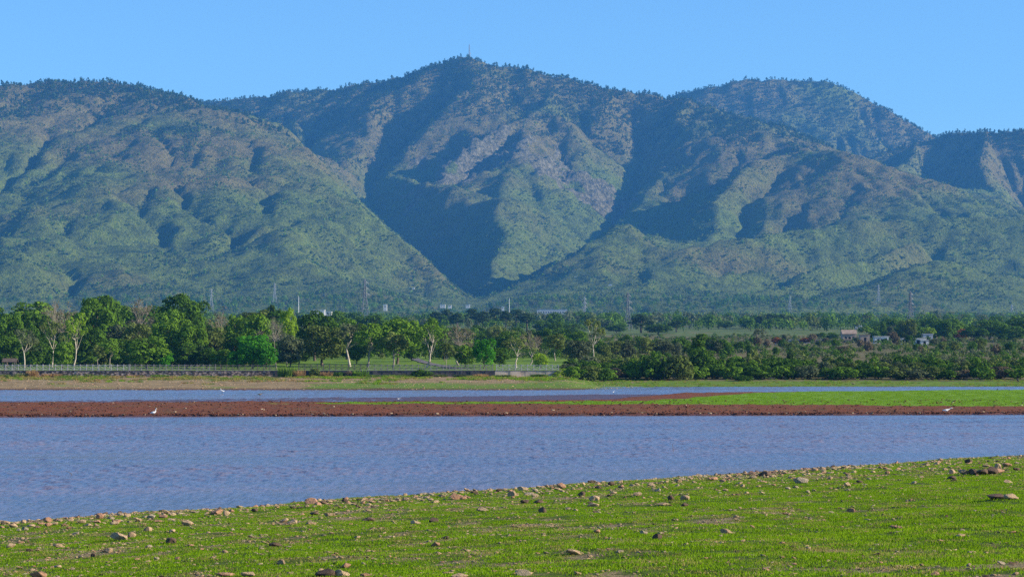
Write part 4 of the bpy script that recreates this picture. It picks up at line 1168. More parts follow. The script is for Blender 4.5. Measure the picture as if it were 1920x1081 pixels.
# ------------------------------------------------------------------ houses
MAT_WHITE = simple_mat('limewash_white', (0.62, 0.60, 0.56), 0.9, 0.25, 0.9)
MAT_TAN = simple_mat('plaster_tan', (0.40, 0.30, 0.22), 0.9, 0.2, 0.7)
MAT_GREYB = simple_mat('render_grey', (0.46, 0.47, 0.50), 0.9, 0.1, 0.3)
MAT_DARK = simple_mat('dark_opening', (0.03, 0.03, 0.035), 0.8, 0.2, 1.0)
MAT_ROOFT = simple_mat('roof_tile_brown', (0.30, 0.22, 0.17), 0.9, 0.2, 1.0)
MAT_GLASS = simple_mat('window_pane_dark', (0.05, 0.06, 0.08), 0.15, 0.2, 1.0, 0.5)
def house(px, D, W, H, dp, mat, label, wins=(), doors=(), roof='flat', name='house', ground=far_z, cat='house', roofmat=None, lift=0.0):
    """front faces the lake; wins/doors: (x, z, w, h) openings cut through the front wall, in metres from its left foot"""
    zb = float(ground(px, D)) + lift
    root = tag(link(bpy.data.objects.new(name, None)), label, cat)
    root.location = (X(px, D), D, zb)
    ops = [(a - W / 2, z, w, h) for a, z, w, h in list(wins) + list(doors)]
    xs = sorted({-W / 2, W / 2} | {o[0] for o in ops} | {o[0] + o[2] for o in ops}); zs = sorted({-1.5, H} | {o[1] for o in ops} | {o[1] + o[3] for o in ops})
    b = MB(); th = 0.3
    for i in range(len(xs) - 1):
        for k in range(len(zs) - 1):
            cx_, cz = (xs[i] + xs[i + 1]) / 2, (zs[k] + zs[k + 1]) / 2
            if any(o[0] < cx_ < o[0] + o[2] and o[1] < cz < o[1] + o[3] for o in ops): continue
            b.box((cx_, 0, cz), (xs[i + 1] - xs[i], th, zs[k + 1] - zs[k]))
    b.box((0, dp, H / 2 - .75), (W, th, H + 1.5))
    for s in (-1, 1): b.box((s * (W / 2 - th / 2), dp / 2, H / 2 - .75), (th, dp - th - .004, H + 1.5))
    b.obj('wall', mat, root)
    for o in ops[:len(wins)]:
        f = MB()
        for zz in (o[1] + .05, o[1] + o[3] - .05): f.box((o[0] + o[2] / 2, 0.02, zz), (o[2] - .01, .12, .09))
        for xx in (o[0] + .05, o[0] + o[2] - .05): f.box((xx, 0.02, o[1] + o[3] / 2), (.09, .12, o[3] - .2))
        fo = f.obj('window', mat, root)
        MB().box((o[0] + o[2] / 2, 0.07, o[1] + o[3] / 2), (o[2] - .2, .03, o[3] - .2)).obj('pane', MAT_GLASS, fo)
    for o in ops[len(wins):]:
        MB().box((o[0] + o[2] / 2, 0.12, o[1] + o[3] / 2), (o[2] - .02, .06, o[3] - .02)).obj('door', MAT_DARK, root)  # near-black panel: the shade inside an open doorway, put in as colour
    r_ = MB()
    if roof == 'flat': r_.box((0, dp / 2, H + .13), (W + .6, dp + .7, .26))
    else:
        hh = dp * .32
        r_.add([(-W / 2 - .3, -.5, H - .05), (W / 2 + .3, -.5, H - .05), (W / 2 + .3, dp / 2, H + hh), (-W / 2 - .3, dp / 2, H + hh), (-W / 2 - .3, dp + .5, H - .05), (W / 2 + .3, dp + .5, H - .05)],
               [[0, 1, 2, 3], [3, 2, 5, 4], [0, 3, 4], [1, 5, 2], [1, 0, 4, 5]])
    r_.obj('roof', roofmat or (mat if roof == 'flat' else MAT_ROOFT), root)
    return root
def on_top(px, D, row):   # foot row in the photograph -> lift over the ground there
    return EYE + (HY - row) / FPX * D - float(far_z(px, D))
house(1653, 860, 5.2, 2.5, 3.6, MAT_WHITE, 'ruined white house with two dark gaps, upper one of the white pair', wins=[(0.8, .2, 1.0, 1.6), (2.2, .6, 0.8, 1.2)], doors=[(3.7, 0, 0.9, 2.0)], lift=max(0, on_top(1653, 860, 655)))
house(1714, 840, 8.6, 2.3, 3.6, MAT_WHITE, 'long low white house with dark doorway, lower one of the white pair', wins=[(1.0, .9, 1.0, .9), (2.9, .9, 1.0, .9)], doors=[(5.2, 0, 1.4, 1.9)], lift=max(0, on_top(1714, 840, 663)))
house(1734, 838, 3.0, 1.9, 3.0, MAT_WHITE, 'small white hut at the right end of the long low house', doors=[(1.0, 0, .9, 1.6)], lift=max(0, on_top(1734, 838, 662)))
house(1593, 930, 5.6, 3.4, 5, MAT_TAN, 'tan house with pitched roof beside the rust bushes', wins=[(0.8, 1.2, 1.0, 1.1), (3.8, 1.2, 1.0, 1.1)], doors=[(2.3, 0, 1.0, 2.1)], roof='pitched', lift=max(0, on_top(1593, 930, 643)))
house(1622, 900, 3.6, 3.0, 4, MAT_TAN, 'small buff house right of the tan pitched-roof house', doors=[(1.3, 0, 1.0, 2.0)], lift=max(0, on_top(1622, 900, 648)))
house(1565, 900, 16, 1.4, 3, MAT_TAN, 'long low tan shed in front of the tan house', wins=[(1.5, .3, 1.2, .8), (5.5, .3, 1.2, .8), (11, .3, 1.2, .8)], lift=max(0, on_top(1565, 900, 650)))
house(1500, 900, 19, 1.3, 3, MAT_GREYB, 'long low grey wall-like shed behind the thicket', wins=[(3, .4, 1.4, .7), (9, .4, 1.4, .7), (15, .4, 1.4, .7)], lift=max(0, on_top(1500, 900, 651)))
house(1740, 960, 4, 2.6, 4, MAT_GREYB, 'little grey hut between the grove trees', doors=[(1.4, 0, 1.0, 2.0)], lift=max(0, on_top(1735, 960, 641)))
hz_ = lambda px, row, D: max(0.0, on_top(px, D, row))
house(1035, 2300, 30, 8.5, 14, MAT_GREYB, 'long grey multi-storey building with rows of windows at the mountain foot', wins=[(1.2 + 2.4 * i, 1.2 + 3.6 * k, 1.3, 1.8) for i in range(12) for k in range(2)], name='office_building', cat='building', lift=hz_(1035, 596, 2300))
house(597, 1700, 9, 3.6, 7, MAT_WHITE, 'white house roof showing above the dark broad tree of the lawn', wins=[(1.5, 1.2, 1.4, 1.2), (6, 1.2, 1.4, 1.2)], lift=hz_(597, 590, 1700))
house(615, 1720, 5, 3.0, 7, MAT_WHITE, 'smaller white house right of the white roof behind the lawn trees', wins=[(1.5, 1.2, 1.4, 1.2)], lift=hz_(615, 592, 1720))
house(830, 3000, 7, 3.0, 8, MAT_WHITE, 'white house in the woods left of the gorge mouth', wins=[(1, 1.0, 1.2, 1.1), (4.5, 1.0, 1.2, 1.1)], lift=hz_(830, 575, 3000))
house(843, 3050, 4.5, 2.6, 8, MAT_WHITE, 'second white house right beside the one left of the gorge mouth', wins=[(1.2, .9, 1.2, 1.0)], lift=hz_(843, 576, 3050))
house(877, 3000, 5.5, 2.8, 8, MAT_WHITE, 'white house right under the gorge mouth', wins=[(1, .9, 1.1, 1.0), (3.4, .9, 1.1, 1.0)], lift=hz_(877, 575, 3000))
house(943, 2600, 3, 3.2, 4, MAT_WHITE, 'small white block left of the grey office building', wins=[(.8, 1.2, 1.2, 1.2)], lift=hz_(943, 580, 2600))
house(722, 2500, 4, 5.5, 4, MAT_WHITE, 'narrow cream house in the woods left of the gorge', wins=[(1, 2.4, 1.6, 1.4)], lift=hz_(722, 580, 2500))
house(1634, 1900, 6, 3.2, 5, MAT_WHITE, 'small bright white house above the right grove', wins=[(2, 1.2, 1.4, 1.2)], lift=hz_(1634, 604, 1900))
house(1610, 1500, 4, 2.8, 4, MAT_WHITE, 'small white house half hidden behind the light green tree', wins=[(1, 1.0, 1.2, 1.2)], lift=hz_(1610, 620, 1500))
def hill_spot(px, row):
    """first point of the mountains met along the line of sight of a pixel"""
    for D in np.arange(3000, 8300, 8.0):
        p = P(px, row, D)
        if m_height(p[0], p[1]) > p[2]: return p
    return P(px, row, 6000)
def hill_house(px, row, W, H, label):
    p = hill_spot(px, row); D = p[1]
    return house(px, D, W, H, W * .7, MAT_WHITE, label, wins=[(W * .2, H * .35, W * .2, H * .35), (W * .6, H * .35, W * .2, H * .35)], ground=lambda a, b: p[2] - 1.0)
hill_house(1080, 523, 6, 5, 'tiny white house on the green foothill right of the gorge')
hill_house(1144, 537, 6, 5, 'tiny cream house on the foothill above the tall pylon')
hill_house(769, 542, 16, 4, 'low white house at the foot of the left mountain')
hill_house(1642, 261, 14, 6, 'white house high on the forested right mountain')
hill_house(935, 127, 20, 3.5, 'long pale building on the ridge right of the summit mast')

# ------------------------------------------------------------------ pylons and masts
MAT_STEEL = simple_mat('steel_galvanised', (0.34, 0.35, 0.37), 0.6, 0.1, 0.5)
MAT_STEEL_D = simple_mat('steel_dark', (0.20, 0.205, 0.22), 0.6, 0.1, 0.5)
MAT_STRIPE = simple_mat('mast_paint_white', (0.78, 0.77, 0.75), 0.6, 0.05, 0.5)
def pylon(px, top, base, D, label, width=None, arms=3, mat=MAT_STEEL, thick=1.0, ground=None):
    zb = EYE + (HY - base) / FPX * D if ground is None else ground
    zt = EYE + (HY - top) / FPX * D
    H = zt - zb; w = (width or H * 0.20) / 2; t = 0.0055 * H * thick
    root = tag(link(bpy.data.objects.new('power_pylon', None)), label, 'pylon', 'power pylons')
    root.location = (X(px, D), D, zb); root.rotation_euler = (0, 0, 0.35)
    waist = 0.58
    def hw(f): return w * (1 - f / waist) + w * 0.26 * f / waist if f < waist else w * 0.26 * (1 - 0.55 * (f - waist) / (1 - waist))
    lv = [0, .16, .3, .42, .51, waist, .66, .74, .82, .9, .97]
    cs = [(-1, -1), (1, -1), (1, 1), (-1, 1)]
    for a, b in cs:
        MB().tube([(a * hw(f), b * hw(f), f * H - (3 if f == 0 else 0)) for f in lv], t, 4).obj('leg', mat, root)
    br = MB()
    for f0, f1 in zip(lv[:-1], lv[1:]):
        for i in range(4):
            a, b = cs[i], cs[(i + 1) % 4]
            br.tube([(a[0] * hw(f0), a[1] * hw(f0), f0 * H), (b[0] * hw(f1), b[1] * hw(f1), f1 * H)], t * .6, 3, False)
            br.tube([(b[0] * hw(f0), b[1] * hw(f0), f0 * H), (a[0] * hw(f1), a[1] * hw(f1), f1 * H)], t * .6, 3, False)
            br.tube([(a[0] * hw(f1), a[1] * hw(f1), f1 * H), (b[0] * hw(f1), b[1] * hw(f1), f1 * H)], t * .6, 3, False)
    br.obj('lattice', mat, root)
    for k in range(arms):
        f = waist + 0.05 + k * 0.13; L = w * (1.05 - 0.14 * k)
        ar = MB()
        for s in (-1, 1):
            for yy in (-1, 1):
                ar.tube([(s * hw(f), yy * hw(f), f * H), (s * L, 0, f * H + .2)], t * .7, 3)
                ar.tube([(s * hw(f + .05), yy * hw(f + .05), (f + .05) * H), (s * L, 0, f * H + .2)], t * .6, 3)
            ar.tube([(s * L, 0, f * H + .2), (s * L, 0, f * H - .035 * H)], t * .8, 4)
        ar.obj('crossarm', mat, root)
    MB().tube([(0, 0, .97 * H), (0, 0, 1.0 * H)], t, 4).obj('peak', mat, root)
    return root
pylon(1177, 546, 634, 1500, 'tall lattice pylon standing in the middle of the plain', thick=0.8, mat=MAT_STEEL_D)
pylon(684, 522, 604, 1700, 'tall thin dark pylon before the left mountain foot', width=7, mat=MAT_STEEL_D, thick=1.0)
pylon(1707, 545, 612, 1400, 'dark lattice pylon behind the right grove', mat=MAT_STEEL_D, thick=1.2)
pylon(1647, 533, 565, 3300, 'pale pylon on the foothill left of the dark right pylon', thick=1.2)
pylon(1897, 570, 606, 3000, 'pale pylon near the right edge of the picture', thick=1.2)
pylon(515, 530, 562, 3400, 'pale pylon on the left foothill', thick=1.2)
pylon(396, 540, 578, 3000, 'faint pylon above the left wood', thick=1.0)
pylon(1481, 553, 582, 3200, 'faint pylon on the foothill above the bare-boled pines', thick=1.0)
pylon(1096, 555, 612, 2500, 'faint slim pylon left of the tall central one', width=6, thick=.8)
def mast(px, base, top, D, label, mat, zb=None, r_=0.5, dishes=0):
    zb = EYE + (HY - base) / FPX * D if zb is None else zb
    H = EYE + (HY - top) / FPX * D - zb
    root = tag(link(bpy.data.objects.new('radio_mast', None)), label, 'mast')
    root.location = (X(px, D), D, zb)
    cs = [(-1, -.6), (1, -.6), (0, 1.1)]
    for a, b in cs: MB().tube([(a * r_, b * r_, -2), (a * r_ * .55, b * r_ * .55, H)], 0.16 * r_ + .05, 4).obj('leg', mat, root)
    br = MB(); n = 12
    for i in range(n):
        f0, f1 = i / n, (i + 1) / n; k0, k1 = r_ * (1 - .45 * f0), r_ * (1 - .45 * f1)
        for j in range(3):
            a, b = cs[j], cs[(j + 1) % 3]
            br.tube([(a[0] * k0, a[1] * k0, f0 * H), (b[0] * k1, b[1] * k1, f1 * H)], .10 * r_ + .03, 3, False)
    br.obj('lattice', mat, root)
    MB().tube([(0, 0, H), (0, 0, H * 1.07)], .12 * r_ + .04, 4).obj('antenna', mat, root)
    for i in range(dishes):
        z = H * (0.18 + .2 * i)
        MB().tube([(r_ * 1.1, -.3, z), (r_ * 1.1 + .5, -.9, z), (r_ * 1.1 + .6, -1.05, z)], [.4, 1.5, 1.6], 10).obj('dish', MAT_STEEL_D, root)
ps = P(880, 108, 6600)
mast(880, 108, 84, 6600, 'lattice radio mast with dishes on the summit', MAT_STEEL_D, zb=float(m_height(ps[0], 6600)) - 1, r_=1.9, dishes=2)
mast(560, 583, 556, 1900, 'slim white mast standing above the lawn trees on the left', MAT_STRIPE, r_=0.22)
mast(955, 590, 560, 2400, 'thin pale mast left of the grey office building', MAT_STRIPE, r_=0.22)

# ------------------------------------------------------------------ birds on the flats
MAT_EGRET = simple_mat('plumage_white', (0.82, 0.80, 0.76), 0.8, 0.06, 8)
MAT_BEAK = simple_mat('beak_yellow', (0.55, 0.36, 0.06), 0.5, 0.1, 8)
MAT_BLEG = simple_mat('bird_leg_dark', (0.06, 0.055, 0.05), 0.6, 0.1, 8)
MAT_PBROWN = simple_mat('plumage_brown', (0.22, 0.17, 0.12), 0.85, 0.3, 10)
MAT_PBLACK = simple_mat('plumage_black', (0.02, 0.02, 0.022), 0.7, 0.3, 10)
def bird(px, D, zb, s, neck, mat, label, cat, name, face=1, leg=0.34, tilt=0.0):
    """a wading bird: one body of breast, tail, S-bent neck and head; beak and legs are parts"""
    root = tag(link(bpy.data.objects.new(name, None)), label, cat)
    root.location = (X(px, D), D, zb); root.scale = (s * face, s, s)
    b = MB(); z0 = leg
    if neck == 'up':
        pts = [(-.42, 0, z0 + .10), (-.30, 0, z0 + .13), (-.12, 0, z0 + .16), (.04, 0, z0 + .20), (.15, 0, z0 + .27), (.17, 0, z0 + .36), (.13, 0, z0 + .45), (.15, 0, z0 + .53), (.22, 0, z0 + .555), (.28, 0, z0 + .545)]
        rad = [.012, .06, .115, .11, .055, .033, .028, .030, .042, .018]
        bk = [(.27, 0, z0 + .545), (.44, 0, z0 + .52)]
    elif neck == 'forward':
        pts = [(-.46, 0, z0 + .16), (-.32, 0, z0 + .15), (-.12, 0, z0 + .14), (.06, 0, z0 + .17), (.20, 0, z0 + .24), (.34, 0, z0 + .31), (.46, 0, z0 + .37), (.54, 0, z0 + .39), (.60, 0, z0 + .375)]
        rad = [.012, .06, .115, .105, .055, .034, .030, .042, .016]
        bk = [(.59, 0, z0 + .38), (.75, 0, z0 + .34)]
    else:   # hunched
        pts = [(-.32, 0, z0 - .02), (-.2, 0, z0 + .06), (-.06, 0, z0 + .16), (.05, 0, z0 + .26), (.10, 0, z0 + .36), (.14, 0, z0 + .42), (.21, 0, z0 + .41)]
        rad = [.012, .06, .12, .12, .06, .06, .02]
        bk = [(.20, 0, z0 + .41), (.33, 0, z0 + .38)]
    b.tube(pts, rad, 10)
    b.obj('body', mat, root, True)
    MB().tube(bk, [.016, .004], 5).obj('beak', MAT_BEAK if mat is MAT_EGRET else MAT_BLEG, root)
    for sy in (-1, 1):
        o_ = .07 * sy
        MB().tube([(-.06 + o_ * .8, sy * .045, z0 + .10), (-.03 + o_ * .8, sy * .045, z0 * .5), (-.05 + o_ * .8, sy * .045, -.04)], [.016, .013, .011], 5).tube([(-.05 + o_ * .8, sy * .045, .005), (.05 + o_ * .8, sy * .045, .005)], .010, 4).obj('leg', MAT_BLEG, root)
    wg = MB()
    for sy in (-1, 1):
        wg.tube([(.06, sy * .085, z0 + .20), (-.12, sy * .115, z0 + .17), (-.30, sy * .06, z0 + .13), (-.44, sy * .02, z0 + .11)], [.03, .05, .035, .006], 6)
    if neck != 'hunched': wg.obj('wings', mat, root, True)
    return root
bird(289, 243.6, 0.0, 1.05, 'up', MAT_EGRET, 'white egret with raised neck standing at the water edge of the red mud', 'egret', 'egret')
bird(1775, 252.3, 0.0, 1.05, 'forward', MAT_EGRET, 'white egret leaning forward at the mud edge below the bright grass', 'egret', 'egret')
bird(416, 352, 0.0, 0.95, 'up', MAT_EGRET, 'pale heron wading in the far channel, left one', 'heron', 'heron', -1)
bird(488, 331, 0.0, 0.95, 'forward', MAT_PBROWN, 'brown heron standing on the wet edge of the far channel', 'heron', 'heron')
bird(1150, 352, 0.0, 0.6, 'up', MAT_EGRET, 'small white bird wading in the narrow far channel', 'egret', 'egret')
bird(747, 300, 0.30, 0.55, 'forward', MAT_EGRET, 'small white bird on the mud above the thin grass stripe', 'egret', 'egret')
bird(1599, 414, float(far_z(1599, 414)), 0.95, 'forward', MAT_PBROWN, 'brown bird on the far green bank in front of the thicket', 'heron', 'heron', -1)
bird(1908, 424, float(far_z(1908, 424)), 1.3, 'hunched', MAT_PBLACK, 'black upright bird on the far bank at the right edge', 'cormorant', 'cormorant', -1)
bird(1870, 368, 0.05, 0.6, 'hunched', MAT_PBLACK, 'small black bird at the back edge of the bright grass', 'cormorant', 'cormorant')

# sticks, driftwood
MAT_WOOD = simple_mat('driftwood', (0.16, 0.12, 0.09), 0.9, 0.3, 6)
def stick(px, row, pts, r_, label, z=0.0, D=None, cat='stick', mat=None):
    D = D or (EYE - z) * FPX / (row - HY)
    root = tag(MB().tube(pts, r_, 5).obj('stick', mat or MAT_WOOD), label, cat)
    root.location = (X(px, D), D, z)
stick(133, 891, [(-.30, 0, .30), (0, 0, .12), (.22, 0, -.25)], [.012, .018, .02], 'thin stick poking out of the water at left')
stick(1262, 846, [(-.05, 0, .55), (0, 0, .2), (.05, 0, -.3)], [.012, .018, .02], 'thin stick poking out of the water in the middle of the lake')
stick(582, 768, [(0, 0, .55), (.03, 0, -.1)], [.02, .025], 'short pale stake on the red mud', z=0.2)
stick(978, 765, [(0, 0, .7), (.02, 0, -.1)], [.02, .03], 'thin upright stake on the mud at the start of the grass stripe', z=0.3)
for px, row, lab in [(1570, 744, 'dark forked driftwood branch lying on the bright grass'), (1449, 752, 'dark lump of driftwood at the grass edge of the flat')]:
    D = 300 if row == 752 else 325; z = EYE + (HY - row) / FPX * D
    root = tag(link(bpy.data.objects.new('driftwood', None)), lab, 'driftwood'); 
    root.location = (X(px, D), D, z - .1)
    MB().tube([(-.7, 0, .06), (-.2, .1, .12), (.3, 0, .15), (.8, .1, .1)], [.06, .1, .09, .03], 6).obj('branch', MAT_WOOD, root)
    MB().tube([(.1, 0, .15), (.3, -.1, .4), (.35, -.1, .75)], [.07, .05, .015], 5).obj('fork', MAT_WOOD, root)
print('built', round(time.time() - T0, 1))
# ------------------------------------------------------------------ stones of the near bank
def stone_mat(name, a, b):
    q = NT(name)
    oc = q.objco()
    n1 = q.noise(2.2, 6.0, oc, 0.65); n2 = q.noise(9.0, 4.0, oc, 0.7)
    rnd = q.n('ObjectInfo').outputs['Random']
    c = q.mix(q.ramp(n1, 0.3, 0.7), a, b)
    c = q.mix(q.math('MULTIPLY', rnd, 0.5), c, tuple(v * 1.35 for v in b))
    c = q.mix(q.ramp(n2, 0.55, 0.75), c, tuple(v * 0.55 for v in a))
    return q.principled(c, 0.92, q.bump(q.math('ADD', n1, n2), 0.7, 0.08), 0.15)
STONE = {'buff': stone_mat('stone_buff', (0.29, 0.19, 0.10), (0.52, 0.36, 0.21)), 'reddish': stone_mat('stone_reddish', (0.28, 0.145, 0.080), (0.48, 0.27, 0.16)),
         'grey': stone_mat('stone_grey', (0.22, 0.17, 0.11), (0.44, 0.345, 0.225)), 'dark': stone_mat('stone_dark', (0.075, 0.050, 0.035), (0.16, 0.105, 0.07))}
def stone_mesh(name, seed, sub=2, flat=0.65, cuts=7):
    g = np.random.default_rng(seed)
    bm = bmesh.new(); bmesh.ops.create_icosphere(bm, subdivisions=sub, radius=1.0)
    ax = g.normal(size=(cuts, 3)); ax /= np.linalg.norm(ax, axis=1)[:, None]; lim = g.uniform(0.5, 0.86, cuts)
    off = g.uniform(0, 50, 3)
    for v in bm.verts:
        p = np.array(v.co)
        for a, l in zip(ax, lim):
            d = p @ a
            if d > l: p = p - a * (d - l) * 0.97
        k = 1 + 0.12 * float(vnoise(p[0] * 1.4 + off[0], p[1] * 1.4 + p[2] * 0.9 + off[1], seed)) + 0.07 * float(vnoise(p[0] * 3.5 + off[2], p[2] * 3.5 + p[1] * 2, seed + 9))
        v.co = Vector(p * k)
    sc = np.array([1.0, g.uniform(.65, .9), flat * g.uniform(.75, 1.1)])
    for v in bm.verts: v.co = Vector(np.array(v.co) * sc)
    me = bpy.data.meshes.new(name); bm.to_mesh(me); bm.free()
    me.materials.append(STONE['buff'])
    me.polygons.foreach_set('use_smooth', np.ones(len(me.polygons), bool))
    return me
def edgy(me):
    for p in me.polygons: p.use_smooth = False
    return me
ROUND = [stone_mesh('stone', 500 + i, 3, 0.78, 11) for i in range(8)]
for me in ROUND[::2]: edgy(me)
FLAT = [edgy(stone_mesh('stone', 520 + i, 3, 0.42, 12)) for i in range(8)]
SLAB = [edgy(stone_mesh('stone', 540 + i, 2, 0.30, 11)) for i in range(3)]
def bank_hit(px, row):
    D = np.arange(25, 175, 0.1)
    z = bank_z(X(px, D), D); ray = EYE + (HY - row) / FPX * D
    k = np.argmax(z > ray)
    return (float(X(px, D[k])), float(D[k]), float(z[k])) if (z > ray).any() else None
NS = [0]
def stone(px, row, w, hr, shape, col, label, group=None, name='stone', sink=0.18):
    """px, row: where it meets the grass; w: width in photograph pixels; hr: height over width"""
    h = bank_hit(px, row)
    if h is None: return None
    W = w / FPX * h[1]
    me = {'round': ROUND, 'flat': FLAT, 'slab': SLAB}[shape]
    me = me[NS[0] % len(me)]; NS[0] += 1
    o = bpy.data.objects.new(name, me)
    base = {'round': .78, 'flat': .42, 'slab': .30}[shape]
    sz = W * hr / 2 / base
    o.location = (h[0], h[1] + W * .3, h[2] + W * hr * (0.5 - sink)); o.scale = (W / 2, W / 2, sz * 1.05)
    o.rotation_euler = (R.uniform(-.18, .18), R.uniform(-.18, .18), R.uniform(-.6, .6) + R.choice([0, math.pi]))
    link(o); o.material_slots[0].link = 'OBJECT'; o.material_slots[0].material = STONE[col]
    tag(o, label, 'boulder' if name == 'boulder' else 'stone', group)
    return o
